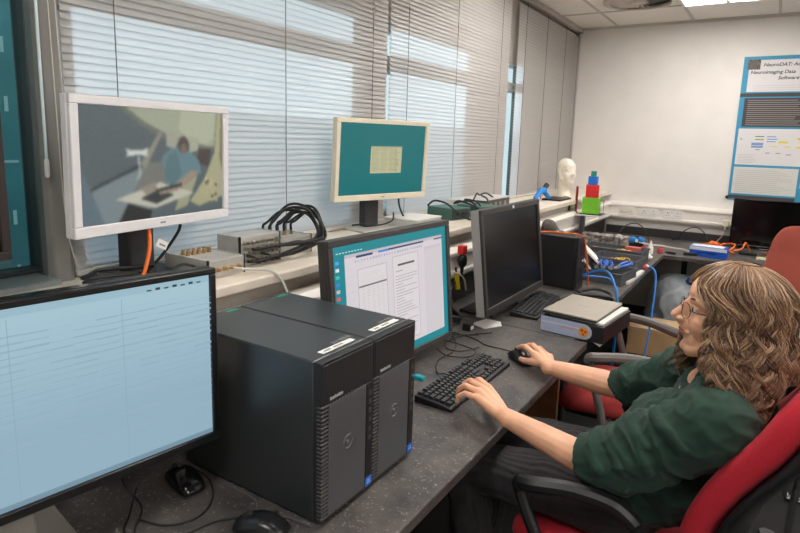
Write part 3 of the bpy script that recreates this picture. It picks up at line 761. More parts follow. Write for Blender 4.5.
cable([(-1.36, .96, 1.108), (-1.33, 1.00, 1.112), (-1.345, 1.05, 1.125), (-1.37, 1.02, 1.14), (-1.38, .97, 1.12), (-1.34, .93, 1.107)], .004, CABB, 'short black cable tangle beside the stand of the scanner monitor', None, 'power_cable')
cable([(-1.50, 1.97, 1.135), (-1.46, 2.0, 1.14), (-1.42, 2.06, 1.135), (-1.40, 2.13, 1.15), (-1.42, 2.17, 1.18)], .0036, CABB, 'black lead passing the stand of the cream monitor', None, 'power_cable')
cable([(-1.44, 2.24, 1.26), (-1.44, 2.25, 1.20), (-1.43, 2.29, 1.14), (-1.40, 2.36, 1.104)], .0045, CABB, 'black lead hanging from the right of the cream monitor to the sill', None, 'power_cable')
# grey/white box with screws, green supply units, long box
t = thing('junction_box', 'pale grey plastic box just right of the cream monitor stand', 'electronics box', (-1.40, 2.30, SZ), 0)
obj('body', MB().box(-.09, .09, -.10, .12, 0, .045), mat('pale_grey_box', (188, 188, 184), .45, var=.04), t, bev=.004)
obj('lid', MB().box(-.092, .092, -.102, .122, .045, .052), WHITEP, t, bev=.002)
obj('label_plate', MB().box(.0905, .0915, -.06, .0, .012, .034), mat('print_dark', (60, 60, 62), .6), t, smooth=False)
GRN = mat('green_metal', (64, 104, 92), .45, var=.08); 
def psu(label, c, dims, rz):
    t = thing('power_supply', label, 'power supply', c, rz, 'green power supplies'); a, b, h = dims
    obj('housing', MB().box(-a/2, a/2, -b/2, b/2, 0, h), GRN, t, bev=.003)
    obj('face_plate', MB().box(a/2, a/2+.003, -b/2+.006, b/2-.006, .006, h-.006), mat('psu_face', (44, 56, 54), .5), t, bev=.001)
    k = MB(); k.cyl((a/2+.002, -b*.2, h*.5), (a/2+.012, -b*.2, h*.5), .008, 10); k.box(a/2+.002, a/2+.008, b*.05, b*.3, h*.35, h*.65)
    obj('socket', k, BLK, t)
    return t
psu('green metal power supply, the left of two beside the cream monitor', (-1.43, 2.72, SZ), (.17, .15, .062), R(-14))
psu('green metal power supply, the right of two with cables across it', (-1.36, 2.935, SZ), (.17, .17, .060), R(-14))
t = thing('rack_unit', 'long flat pale rack unit behind the green power supplies', 'electronics box', (-1.49, 3.20, SZ), 0)
obj('case', MB().box(-.07, .10, -.26, .26, 0, .075), mat('rack_pale', (196, 194, 190), .4, var=.05), t, bev=.002)
obj('front', MB().box(.1005, .104, -.25, .25, .01, .066), mat('rack_dark', (54, 54, 56), .5), t, bev=.001)
k = MB()
for i in range(6): k.box(.104, .108, -.2+i*.07, -.16+i*.07, .025, .05)
obj('module', k, mat('rack_grey', (120, 120, 120), .4, metal=.3), t)
for i, (lb, pp) in enumerate((('black lead looped over the left green power supply', [(-1.50, 2.62, 1.17), (-1.45, 2.60, 1.20), (-1.38, 2.60, 1.19), (-1.33, 2.62, 1.15), (-1.30, 2.70, 1.108), (-1.31, 2.82, 1.106)]),
        ('bunched black cable lying between the green power supplies', [(-1.30, 2.80, 1.106), (-1.31, 2.82, 1.15), (-1.36, 2.84, 1.185), (-1.42, 2.84, 1.18), (-1.44, 2.80, 1.17), (-1.40, 2.78, 1.19), (-1.33, 2.80, 1.17), (-1.30, 2.85, 1.14), (-1.34, 2.88, 1.18), (-1.41, 2.88, 1.19), (-1.44, 2.93, 1.175)]),
        ('black cable draped over the right green power supply', [(-1.44, 2.96, 1.17), (-1.38, 2.95, 1.178), (-1.33, 2.98, 1.176), (-1.35, 3.02, 1.19), (-1.40, 3.06, 1.2)]),
        ('black cable arching over the pale rack unit', [(-1.42, 3.0, 1.18), (-1.43, 3.06, 1.21), (-1.45, 3.14, 1.195), (-1.44, 3.22, 1.20), (-1.39, 3.28, 1.15)]))):
    cable(pp, .005, CABB, lb, None, 'power_cable')
t = thing('marker_pen', 'small blue marker standing on the sill left of the black monitor top', 'pen', (-1.52, 3.42, SZ), 0); t.scale = (.8, .8, .55)
obj('barrel', MB().cyl((0, 0, 0), (0, 0, .075), .014, 12), mat('blue_plastic', (26, 124, 202), .35), t)
obj('cap', MB().cyl((0, 0, .075), (0, 0, .11), .012, 12), MATS['blue_plastic'], t)
# blue hot-glue gun
t = thing('glue_gun', 'blue and black hand tool lying on the far sill in front of the mannequin head', 'hand tool', (-1.37, 4.02, SZ), R(-12)); t.scale = (.85, .85, .85)
m_ = MATS['blue_plastic']
k = MB(); k.chain([(.0, -.10, .03), (.0, -.03, .085), (.0, .03, .095)], [.020, .026, .024], 12); k.chain([(0, .02, .085), (.0, .10, .030)], [.022, .018], 12)
obj('body', k, m_, t)
k = MB(); k.cyl((0, -.10, .03), (0, -.15, .014), .012, 10, .006); k.cyl((0, .02, .10), (0, .065, .135), .018, 12, .022)
obj('nozzle', k, DKG, t)
obj('trigger', MB().chain([(0, -.03, .06), (0, -.02, .025)], [.008, .006], 8), ORNG, t, label='orange trigger')
k = MB(); k.box(-.05, .09, -.02, .22, 0, .006)
one('tool_tray', MB().box(-1.40, -1.26, 4.10, 4.36, SZ, SZ+.012), BLK, 'thin black tray lying on the sill by the mannequin head', 'tray', bev=.003)

# ---------------------------------------------------------------- head builder shared by the mannequin and the person
def headshapes(b, person=True):
    """faces -X, origin between the ears"""
    b.ell((.012, 0, .035), (.098, .074, .088), 20); b.ell((-.040, 0, -.012), (.056, .060, .088), 18)
    b.chain([(.004, .048, -.050), (-.035, .042, -.086), (-.074, .014, -.106)], [.026, .024, .018], 12)
    b.chain([(.004, -.048, -.050), (-.035, -.042, -.086), (-.074, -.014, -.106)], [.026, .024, .018], 12)
    b.ell((-.080, 0, -.100), (.020, .022, .017), 12); b.ell((-.052, 0, -.078), (.042, .046, .036), 14)
    b.ell((-.052, .034, -.034), (.038, .030, .042), 14); b.ell((-.052, -.034, -.034), (.038, .030, .042), 14); b.ell((-.044, 0, .042), (.053, .062, .052), 16)
    for s in (-1, 1):
        b.chain([(-.084, s*.012, .025), (-.077, s*.036, .027), (-.060, s*.054, .018)], [.0115, .0115, .011], 10)
        b.chain([(-.104, s*.011, -.030), (-.112, s*.009, -.030)], [.0082, .007], 10)
        b.ell((.004, s*.076, -.002), (.016, .009, .030), 10, Matrix.Rotation(s*R(18), 3, 'Z')); b.ell((.002, s*.076, -.024), (.009, .008, .012), 8)
        b.chain([(-.097, 0, -.056), (-.088, s*.022, -.060)], [.0085, .005], 8); b.chain([(-.094, 0, -.067), (-.086, s*.020, -.063)], [.0095, .005], 8)
        b.ell((-.071, s*.032, .006), (.016, .016, .012), 10)
    b.chain([(-.090, 0, .022), (-.106, 0, -.002), (-.122, 0, -.023)], [.0085, .0085, .0108], 12)
    b.chain([(-.113, 0, -.034), (-.100, 0, -.048)], [.007, .007], 8)
    b.ell((-.090, 0, -.010), (.024, .0135, .034), 14); b.ell((-.086, 0, -.044), (.021, .024, .024), 14)
b = MB(); b.M = Matrix.Scale(.77, 4) @ Matrix.Translation((0, 0, .255)) @ Matrix.Rotation(R(140), 4, 'Z') @ Matrix.Scale(1.08, 4)
headshapes(b); b.ell((-.056, 0, -.040), (.046, .056, .070), 16); [b.ell((-.079, q*.031, .005), (.015, .016, .013), 10) for q in (-1, 1)]; b.chain([(.02, 0, -.05), (.028, 0, -.16)], [.052, .052], 16)
b.M = Matrix.Scale(.77, 4); b.lathe([(.052, .10), (.056, .05), (.068, .02), (.078, .0)], (-.016, .014, 0), 24)
t = thing('mannequin_head', 'white foam mannequin head standing on the sill in the far corner', 'mannequin head', (-1.375, 4.57, SZ))
fuse(b, 'head', mat('foam_white', (236, 228, 212), .6, var=.02), t, .005, 4, world=False)

# ================================================================= STAND WITH COLOURED CUBES
t = thing('side_stand', 'small raised shelf with metal legs holding the coloured cubes', 'stand', (-1.175, 4.40, DZ))
obj('shelf', MB().box(-.105, .16, -.14, .14, .262, .27), mat('shelf_pale', (190, 186, 180), .35, var=.05), t, bev=.002)
for x in (-.085, .0):
    obj('leg', MB().box(x-.016, x+.016, -.02, .02, 0, .262), mat('leg_slate', (92, 98, 106), .4, metal=.3), t, bev=.002)
one('black_mat', MB().box(-1.18, -1.02, 4.30, 4.44, 1.0005, 1.006), BLK, 'flat black pad under the green cube', 'pad', bev=.002)
z = 1.006
for lb, s, col, nm in (('green cube at the bottom of the coloured tower', .118, (112, 186, 40), 'green_cube'), ('red cube on top of the green cube', .092, (214, 34, 38), 'red_cube'), ('blue cube on top of the red cube', .062, (20, 112, 206), 'blue_cube'), ('small teal cube at the very top of the coloured tower', .038, (30, 140, 120), 'teal_cube')):
    b = MB(); b.M = Matrix.Translation((-1.112, 4.37, 0)) @ Matrix.Rotation(R({.118: 8, .092: 14, .062: 4, .038: 18}[s]), 4, 'Z'); b.box(-s/2, s/2, -s/2, s/2, z, z+s)
    one(nm, b, mat(nm, col, .5, var=.05), lb, 'toy cube', 'stacked coloured cubes', bev=.002); z += s
t = thing('marker_rod', 'dark red upright rod left of the green cube', 'rod', (-1.215, 4.34, 1.0))
obj('shaft', MB().cyl((0, 0, .005), (0, 0, .20), .009, 10), mat('dark_red', (132, 20, 24), .4), t); obj('foot', MB().cyl((0, 0, 0), (0, 0, .008), .016, 12), BLK, t)
t = thing('wire_rod', 'thin pale upright wire right of the green cube', 'rod', (-1.035, 4.42, 1.0))
obj('shaft', MB().cyl((0, 0, .004), (0, 0, .14), .003, 8), ALU, t); obj('foot', MB().cyl((0, 0, 0), (0, 0, .004), .012, 12), ALU, t)
t = thing('sensor_post', 'small black post on a clear base at the left end of the raised shelf', 'post', (-1.262, 4.33, 1.0))
obj('shaft', MB().cyl((0, 0, .006), (0, 0, .085), .006, 8), BLK, t); obj('foot', MB().box(-.02, .02, -.02, .02, 0, .007), ALU, t)
cable([(-1.262, 4.33, 1.085), (-1.27, 4.33, 1.11), (-1.285, 4.34, 1.117), (-1.32, 4.35, 1.117)], .0025, CABB, 'thin black lead from the small post up to the sill tray', None, 'signal_cable')

# ================================================================= RIGHT PART OF DESK: BOX WITH LAPTOP, SLIM COMPUTER
BXM = mat('box_black', (28, 28, 30), .5); LBL = mat('carton_pale_blue', (172, 182, 208), .5, var=.03)
t = thing('carton', 'dark carton with pale blue printed side lying on the desk corner under the laptop', 'box', (-.620, 2.462, DZ), R(-6))
obj('body', MB().box(-.115, .145, -.165, .165, 0, .068), BXM, t, bev=.002)
def rr(x0, x1, z0, z1, r, right=True, n=8):
    p = [(x0, z0), (x1-r, z0)] + [(x1-r+r*math.sin(PI*i/n), (z0+z1)/2-(z1-z0)/2*math.cos(PI*i/n)) for i in range(1, n)] + [(x1-r, z1), (x0, z1)]
    return p
obj('side_label', MB().prism(rr(-.115, .100, .003, .066, .032), -.1668, -.1651, ax=1), LBL, t, smooth=False, label='pale blue printed side')
k = MB(); k.box(-.118, -.1155, -.165, .165, .003, .066); k.box(-.115, .05, -.1674, -.1668, .042, .046)
obj('stripe', k, [mat('carton_white', (210, 212, 222), .5)], t, smooth=False)
k = MB(); k.box(-.025, .035, -.1675, -.1669, .035, .039)
obj('print', k, mat('carton_pink', (208, 140, 140), .5), t, smooth=False)
k = MB(); k.prism([(.066+.021*math.cos(2*PI*i/18), .034+.021*math.sin(2*PI*i/18)) for i in range(18)], -.1678, -.1669, ax=1); k.m = 1
for a, b_, r_ in ((.060, .040, .007), (.074, .036, .006), (.066, .024, .006)): k.prism([(a+r_*math.cos(2*PI*i/8), b_+r_*math.sin(2*PI*i/8)) for i in range(8)], -.1682, -.1678, ax=1)
obj('picture', k, [mat('picture_orange', (232, 160, 60), .5), mat('picture_red', (190, 84, 50), .5)], t, smooth=False)
t = thing('paper_stack', 'white papers sticking out under the silver laptop', 'papers', (-.600, 2.465, DZ+.068), R(-6))
obj('sheets', MB().box(-.108, .115, -.150, .160, .0, .010), PAPER, t, bev=.001)
LAP = mat('laptop_silver', (186, 178, 166), .4, metal=.35, var=.03)
t = thing('laptop', 'closed silver laptop lying on top of the carton', 'laptop', (-.620, 2.460, DZ+.078), R(-5))
obj('base', MB().box(-.115, .110, -.163, .163, 0, .009), mat('laptop_edge', (70, 68, 66), .4, metal=.4), t, bev=.002)
obj('lid', MB().box(-.116, .111, -.164, .164, .0095, .016), LAP, t, bev=.003)
k = MB(); [k.box(-.024+i*.012, -.017+i*.012, -.004, .004, .0160, .0163) for i in range(4)]
obj('logo', k, mat('logo_grey', (150, 144, 134), .4), t, smooth=False)
one('folded_paper', MB().prism([(-.535, .731), (-.505, .716), (-.50, .720), (-.53, .737)], 2.29, 2.35, ax=1), PAPER, 'torn white paper edge hanging off the desk corner by the carton', 'paper', sharp=10)

t = thing('slim_computer', 'slim black desktop computer standing upright right of the black monitor', 'computer', (-.99, 3.13, DZ), R(-4))
obj('case', MB().box(-.165, .150, -.05, .05, .006, .285), mat('slim_black', (30, 30, 32), .45, var=.08), t, bev=.004)
obj('front_panel', MB().box(.1505, .168, -.05, .05, .004, .287), mat('slim_front', (40, 40, 43), .35), t, bev=.004)
obj('drive_slot', MB().box(.168, .170, -.03, .03, .19, .25), BLK, t, bev=.001); obj('drive_slot', MB().box(.168, .1695, -.03, .03, .04, .12), BLK, t, bev=.001)
obj('power_led', MB().box(.168, .1695, .02, .03, .15, .16), emat('led_white', (210, 226, 240), 1.0), t)
obj('feet', MB().box(-.15, .15, -.04, .04, 0, .0065), BLK, t)
cable([(-1.05, 3.10, DZ+.292), (-1.00, 3.12, DZ+.296), (-.93, 3.13, DZ+.295), (-.86, 3.13, DZ+.297), (-.825, 3.14, DZ+.28), (-.81, 3.16, DZ+.2), (-.80, 3.18, DZ+.1), (-.80, 3.22, DZ+.006)], .005, ORNG, 'orange cable lying over the top of the slim upright computer', None, 'network_cable')
# white lid / folded cardboard
t = thing('cardboard_lid', 'white folded carton lid leaning open behind the slim computer', 'carton lid', (-.83, 3.62, DZ), R(20))
k = MB(); k.prism([(-.16, .20), (-.152, .208), (-.02, .085), (-.026, .076)], -.20, .14, ax=1); obj('flap', k, PAPER, t, sharp=20)
obj('tray_bottom', MB().box(-.20, -.08, -.20, .14, 0, .005), PAPER, t); obj('back_flap', MB().prism([(-.18, .19), (-.174, .194), (-.04, .006), (-.05, .002)], -.24, -.205, ax=1), PAPER, t)
# tool organisers
TRAY = mat('tray_grey', (88, 90, 94), .5, var=.1)
def crate(label, c, rz, a, b, h, cols):
    t = thing('tool_tray', label, 'tool tray', c, rz, 'open tool trays'); w = .004
    k = MB(); k.box(-a/2, a/2, -b/2, b/2, 0, w); k.box(-a/2, a/2, -b/2, -b/2+w, w, h); k.box(-a/2, a/2, b/2-w, b/2, w, h); k.box(-a/2, -a/2+w, -b/2+w, b/2-w, w, h); k.box(a/2-w, a/2, -b/2+w, b/2-w, w, h)
    obj('tray_body', k, TRAY, t, bev=.001)
    for i in range(1, cols):
        obj('divider', MB().box(-a/2+w, a/2-w, -b/2+b*i/cols-.0015, -b/2+b*i/cols+.0015, w, h*.8), TRAY, t)
    for q0, q1 in ((-b/2-.006, -b/2), (b/2, b/2+.006)): obj('rim', MB().box(-a/2-.006, a/2+.006, q0, q1, h-.01, h), TRAY, t, bev=.001)
    return t
crate('near grey tool tray holding blue-handled pliers', (-.765, 3.46, DZ), R(-8), .27, .24, .07, 2)
crate('middle grey tool tray holding coloured wires', (-.775, 3.80, DZ), R(-6), .29, .22, .085, 2)
crate('back grey tool tray with yellow cable reels', (-.86, 4.09, DZ), R(-4), .40, .20, .095, 3)
PLB = mat('plier_blue', (20, 84, 180), .4); STEEL = mat('tool_steel', (120, 120, 122), .3, metal=.9)
def pliers(label, c, rz, hm=PLB, pitch=0):
    t = thing('pliers', label, 'pliers', c, rz, 'pliers in the near tray')
    for s in (-1, 1):
        k = MB(); k.tube(smoothpath([(0, s*.004, 0), (-.04, s*.016, .004), (-.085, s*.020, .010), (-.115, s*.014, .014)], 5), [.006+.003*min(1, i/6) for i in range(16)], 8)
        obj('handle', k, hm, t)
        obj('jaw', MB().tube([(0, -s*.004, 0), (.025, -s*.007, 0), (.055, -s*.001, -.002)], [.007, .007, .003], 6), STEEL, t)
    obj('pivot', MB().cyl((0, 0, -.007), (0, 0, .008), .009, 12), STEEL, t)
    return t
BH = mat('plier_black', (24, 24, 28), .5)
pliers('leftmost black-handled pliers leaning in the near tray', (-.80, 3.37, DZ+.086), R(-72), BH)
pliers('black-and-blue pliers second from the left in the near tray', (-.765, 3.38, DZ+.090), R(-78))
pliers('blue-handled pliers in the middle of the near tray', (-.73, 3.39, DZ+.087), R(-70))
pliers('blue-handled pliers at the right end of the near tray', (-.69, 3.42, DZ+.090), R(-110))
def wad(name, label, cat, c, rad, r, m, n=70, seed=1, grp=None, flatz=.4):
    rn = random.Random(seed); pts = []
    a = 0
    for i in range(n):
        a += .55+rn.uniform(-.1, .1); q = .55+.45*math.sin(i*.37+seed)
        pts.append((c[0]+rad*q*math.cos(a), c[1]+rad*.8*q*math.sin(a), c[2]+r+rad*flatz*(.5+.5*math.sin(i*.83+seed*2))))
    mb = MB(); mb.tube(smoothpath(pts, 4), r, 6)
    return one(name, mb, m, label, cat, grp, sharp=70)
YEL = mat('yellow_wire', (222, 176, 60), .5); REDW = mat('red_wire', (190, 44, 40), .5)
wad('wire_bundle', 'tangle of yellow wires in the middle tool tray', 'wires', (-.76, 3.80, DZ+.045), .060, .0032, YEL, 50, 2)
wad('wire_bundle', 'few red wires in the middle tool tray', 'wires', (-.82, 3.79, DZ+.045), .045, .003, REDW, 26, 5)
wad('cable_reel', 'ring of yellow cable in the back tool tray', 'cable', (-.80, 4.07, DZ+.055), .055, .005, YEL, 40, 3)
wad('cable_reel', 'ring of orange cable at the left of the back tool tray', 'cable', (-.97, 4.05, DZ+.055), .05, .005, ORNG, 34, 6)
one('connector_strip', MB().box(-.80, -.70, 4.115, 4.16, DZ+.06, DZ+.10), mat('salmon_part', (190, 96, 90), .5), 'small salmon-coloured part in the back tool tray', 'part', bev=.004)
# clear bag of metal parts: lumpy silver bag
b = MB(); rn = random.Random(8)
for i in range(26):
    b.ell((rn.uniform(-.13, .13), rn.uniform(-.03, .03), rn.uniform(.02, .125)), (rn.uniform(.03, .05), .03, rn.uniform(.02, .035)), 8)
b.box(-.16, .16, -.045, .045, .0, .135)
t = thing('parts_bag', 'clear crinkled bag of small metal parts behind the tool trays', 'bag', (-.985, 4.34, DZ), R(-3))
fuse(b, 'bag', mat('bag_silver', (186, 178, 170), .22, metal=.25, dark=(96, 90, 86), scale=38), t, .006, 2, fn=lambda p: .006*mnoise.noise(p*60), world=False)
# blue tape dispenser
t = thing('tape_dispenser', 'black disc with blue clamp standing behind the trays', 'tape dispenser', (-.815, 4.58, DZ), R(20))
k = MB(); k.prism([(.0+.055*math.cos(2*PI*i/24), .060+.055*math.sin(2*PI*i/24)) for i in range(24)], -.012, .012, ax=1); obj('disc', k, BLK, t, bev=.002)
k = MB(); k.ell((-.028, -.02, .085), (.030, .012, .024), 12, Matrix.Rotation(R(-25), 3, 'Y')); k.ell((.030, -.02, .085), (.030, .012, .024), 12, Matrix.Rotation(R(25), 3, 'Y'))
obj('clamp', k, MATS['blue_plastic'], t); obj('hub', MB().cyl((0, -.034, .08), (0, -.012, .08), .012, 12), WHITEP, t)
cable([(-.79, 4.56, DZ+.07), (-.70, 4.60, DZ+.055), (-.64, 4.64, DZ+.05), (-.58, 4.72, DZ+.03), (-.52, 4.78, DZ+.02), (-.47, 4.76, DZ+.012), (-.44, 4.70, DZ+.01), (-.43, 4.66, DZ+.01)], .006, CABW, 'white cable running right from the tape dispenser', None, 'power_cable')
t = thing('adapter', 'black flat adapter at the end of the white cable', 'adapter', (-.45, 4.66, DZ), R(10)); obj('body', MB().box(-.045, .045, -.02, .02, 0, .022), BLK, t, bev=.003); obj('strain_relief', MB().cyl((.045, 0, .011), (.06, 0, .011), .006, 8, .004), BLK, t)
t = thing('adapter', 'small black object lying left of the flat adapter', 'adapter', (-.57, 4.63, DZ), R(-10)); obj('body', MB().box(-.03, .03, -.012, .012, 0, .016), BLK, t, bev=.004); obj('plug', MB().cyl((-.03, 0, .008), (-.045, 0, .008), .005, 8), BLK, t)
# white glue bottle, red caps, white bag
t = thing('glue_bottle', 'white glue bottle with a thin nozzle', 'bottle', (-.70, 4.52, DZ))
obj('body', MB().lathe([(.0, 0), (.019, .0), (.020, .008), (.020, .05), (.012, .064), (.010, .068)], n=18), WHITEP, t); obj('nozzle', MB().lathe([(.010, .068), (.009, .078), (.004, .098), (.0, .099)], n=14), WHITEP, t)
t = thing('red_reel', 'red reel behind the white glue bottle', 'reel', (-.745, 4.535, DZ)); obj('rim', MB().lathe([(.022, 0), (.024, .004), (.024, .040), (.022, .044)], n=18), mat('red_plastic', (196, 30, 44), .4), t); obj('core', MB().cyl((0, 0, .0), (0, 0, .047), .010, 12), BLK, t)
t = thing('red_reel', 'pinkish red reel right of the white glue bottle', 'reel', (-.645, 4.60, DZ)); obj('rim', MB().lathe([(.018, 0), (.020, .004), (.020, .036), (.018, .04)], n=18), mat('pink_plastic', (204, 76, 84), .4), t); obj('core', MB().cyl((0, 0, .0), (0, 0, .042), .008, 12), BLK, t)
b = MB(); rn = random.Random(3)
for i in range(9): b.ell((rn.uniform(-.05, .05), rn.uniform(-.05, .05), .018), (.035, .03, .018), 8)
t = thing('plastic_bag', 'crumpled white plastic bag in front of the glue bottle', 'bag', (-.715, 4.30, DZ), R(-30))
fuse(b, 'bag', mat('bag_white', (228, 224, 218), .3, var=.03), t, .005, 2, fn=lambda p: .005*mnoise.noise(p*50), world=False)
t = thing('cable_duct', 'white plastic strip lying along the desk edge by the near tray', 'strip', (-.632, 3.62, DZ), R(88))
obj('channel', MB().box(-.22, .17, -.019, .019, 0, .018), WHITEP, t, bev=.002)
t = thing('red_plug', 'red and white plug at the end of the white strip on the desk edge', 'plug', (-.632, 3.86, DZ), R(60))
obj('body', MB().ell((0, 0, .022), (.035, .022, .022), 14), mat('red_cap', (204, 56, 56), .4), t); obj('collar', MB().cyl((.02, 0, .022), (.042, 0, .022), .016, 12), WHITEP, t)
cable([(-.61, 3.87, DZ+.02), (-.575, 3.86, DZ+.025), (-.545, 3.82, DZ-.02), (-.53, 3.72, DZ-.20), (-.53, 3.62, DZ-.42), (-.55, 3.58, .12), (-.62, 3.6, .012), (-.80, 3.8, .01)], .006, BLUEC, 'blue cable hanging from the red plug down past the desk edge', None, 'network_cable')
cable([(-.82, 3.16, DZ+.07), (-.79, 3.16, DZ+.085), (-.72, 3.14, DZ+.115), (-.66, 3.08, DZ+.115), (-.605, 2.98, DZ+.07), (-.575, 2.92, DZ-.01), (-.57, 2.90, DZ-.10), (-.58, 2.92, .3), (-.62, 3.0, .012)], .0065, BLUEC, 'blue cable arching from the slim computer over the desk edge', None, 'network_cable')
cable([(-.82, 3.19, DZ+.06), (-.77, 3.22, DZ+.06), (-.70, 3.26, DZ+.05), (-.64, 3.18, DZ+.02), (-.62, 3.10, DZ+.007)], .0055, BLUEC, 'shorter blue cable lying behind the arching one', None, 'network_cable')
for lb, pp in (('first black cable bundle on the desk behind the laptop', [(-.83, 2.80, DZ+.008), (-.77, 2.86, DZ+.03), (-.68, 2.88, DZ+.04), (-.62, 2.92, DZ+.03), (-.62, 2.98, DZ+.008), (-.70, 2.98, DZ+.02), (-.80, 2.94, DZ+.02)]),
               ('second black cable loop on the desk under the blue cables', [(-.80, 3.02, DZ+.01), (-.72, 3.06, DZ+.03), (-.64, 3.04, DZ+.02), (-.64, 2.96, DZ+.01), (-.74, 2.93, DZ+.025), (-.80, 2.97, DZ+.03)])):
    cable(pp, .008, CABB, lb, None, 'power_cable')
# rucksack-like grey bag between black monitor and sill end
b = MB()
b.ell((0, 0, .14), (.07, .12, .16), 16); b.ell((.03, .03, .10), (.06, .10, .10), 14); b.ell((.0, -.02, .26), (.045, .08, .05), 12); b.chain([(.05, -.07, .22), (.08, .0, .16), (.06, .07, .22)], [.02, .02, .02], 10)
t = thing('bag', 'dark grey soft bag between the sill end and the slim computer', 'bag', (-1.125, 3.48, DZ)); t.scale = (1, 1, 1.04)
fuse(b, 'shell', mat('bag_grey', (78, 72, 66), .8, var=.15, scale=20), t, .008, 3, fn=lambda p: .006*mnoise.noise(p*18), world=False)
obj('strap', MB().tube(smoothpath([(.062, -.05, .25), (.085, -.06, .2), (.10, -.045, .14), (.095, -.03, .08)], 5), .012, 8), mat('strap_pale', (150, 146, 140), .7), t)

# ---------------------------------------------------------------- far desk: blue box, orange cables, clutter
t = thing('tissue_box', 'blue and white box on the far desk under orange cables', 'box', (-.335, 4.72, DZ), R(-3))
obj('carton', MB().box(-.12, .12, -.065, .065, 0, .075), mat('box_blue', (18, 84, 190), .4, var=.08), t, bev=.003)
obj('top_label', MB().box(-.112, .10, -.058, .05, .075, .0765), mat('box_white', (214, 220, 230), .4), t, smooth=False)
obj('front_band', MB().box(-.12, .12, -.0665, -.0655, .048, .072), MATS['box_white'], t, smooth=False)
obj('front_print', MB().prism([(-.07, .02), (-.02, .03), (.03, .022), (.06, .028), (.06, .036), (.0, .040), (-.07, .034)], -.0668, -.0655, ax=1), mat('box_dark_blue', (10, 50, 130), .4), t, smooth=False)
wad('cable_coil', 'loose coil of orange cable lying behind the blue box', 'cable', (-.31, 4.93, DZ), .125, .006, ORNG, 60, 4, flatz=.55)
cable([(-.20, 4.90, DZ+.03), (-.14, 4.92, DZ+.05), (-.12, 4.98, DZ+.09), (-.09, 5.05, DZ+.02)], .006, ORNG, 'orange cable end running from the coil towards the black display', None, 'network_cable')
cable([(-.66, 5.30, DZ+.008), (-.60, 5.2, DZ+.05), (-.55, 5.16, DZ+.12), (-.48, 5.14, DZ+.15), (-.42, 5.14, DZ+.12), (-.38, 5.12, DZ+.05), (-.36, 5.1, DZ+.008)], .004, CABB, 'black cable arching up behind the blue box', None, 'power_cable')
cable([(-1.02, 4.9, DZ+.008), (-1.0, 4.95, DZ+.10), (-.94, 5.0, DZ+.15), (-.86, 5.0, DZ+.14), (-.80, 4.98, DZ+.06), (-.78, 4.96, DZ+.008)], .004, CABB, 'black cable arching above the clear parts bag', None, 'power_cable')
t = thing('sticky_pad', 'pale yellow note pad on the far desk below the display', 'note pad', (.01, 4.86, DZ), R(4)); obj('sheets', MB().box(-.05, .05, -.02, .02, 0, .012), mat('pad_yellow', (220, 208, 160), .7), t, bev=.001); obj('backing', MB().box(-.051, .051, -.021, .021, -.0, .002), PAPER, t)
for i, (x, y, lb, col) in enumerate(((-.10, 4.98, 'slim black device lying left in front of the black display', (30, 30, 32)), (.05, 5.05, 'brown cased device in front of the black display', (120, 74, 52)), (.18, 4.98, 'black oblong device right in front of the black display', (36, 36, 38)))):
    t = thing('desk_device', lb, 'device', (x, y, DZ), R(-4+6*i)); obj('case', MB().box(-.06, .06, -.02, .02, 0, .025), mat('device_%d' % i, col, .4), t, bev=.004); obj('button_panel', MB().box(-.03, .03, -.012, .012, .025, .0265), DKG, t)
t = thing('wall_plug', 'cream wall plug on the trunking left of the black display', 'plug', (-.285, FY-.065, .91)); obj('body', MB().box(-.022, .022, -.035, 0, -.025, .025), CREAM, t, bev=.004); obj('lead_boot', MB().cyl((0, -.02, -.025), (0, -.02, -.05), .007, 8), CREAM, t)
cable([(-.285, FY-.085, .862), (-.29, FY-.09, .82), (-.33, FY-.10, .76), (-.34, FY-.12, DZ+.006)], .005, mat('beige_cable', (150, 138, 120), .5), 'beige lead from the wall plug down to the far desk', None, 'power_cable')
def socket(x, label, double=True):
    t = thing('power_socket', label, 'socket', (x, FY-.0495, .94), 0, 'sockets on the far wall trunking'); wd = .073 if double else .066
    obj('plate', MB().box(-wd, wd, -.010, 0, -.036, .036), WHITEP, t, bev=.003)
    k = MB()
    for c in ((-.037, .037) if double else ()):
        k.box(c-.003, c+.003, -.0112, -.009, .006, .016); k.box(c-.014, c-.007, -.0112, -.009, -.013, -.008); k.box(c+.007, c+.014, -.0112, -.009, -.013, -.008)
    if not double: k.box(-.045, .045, -.0112, -.009, -.012, .010)
    obj('holes', k, mat('socket_dark', (110, 104, 98), .6) if double else mat('data_port', (196, 188, 176), .5), t, smooth=False)
    if double:
        for c in (-.037, .037): obj('switch', MB().box(c*.5-.006, c*.5+.006, -.0135, -.0095, .012, .026), WHITEP, t, bev=.001)
    else: obj('port_cover', MB().box(-.04, .04, -.016, -.0095, -.010, .004), CREAM, t, bev=.002)
    return t
socket(-1.062, 'data outlet plate on the far trunking, nearest the coloured cubes', False)
socket(-.880, 'double power socket on the far trunking next to the data outlet')
socket(-.690, 'double power socket on the far trunking furthest from the coloured cubes')
t = thing('wall_hook', 'small black knob on the white wall left of the poster bottom', 'wall knob', (-.304, FY, 1.117)); obj('knob', MB().cyl((0, 0, 0), (0, -.02, 0), .011, 12), BLK, t); obj('plate', MB().cyl((0, 0, 0), (0, -.004, 0), .014, 12), DKG, t)

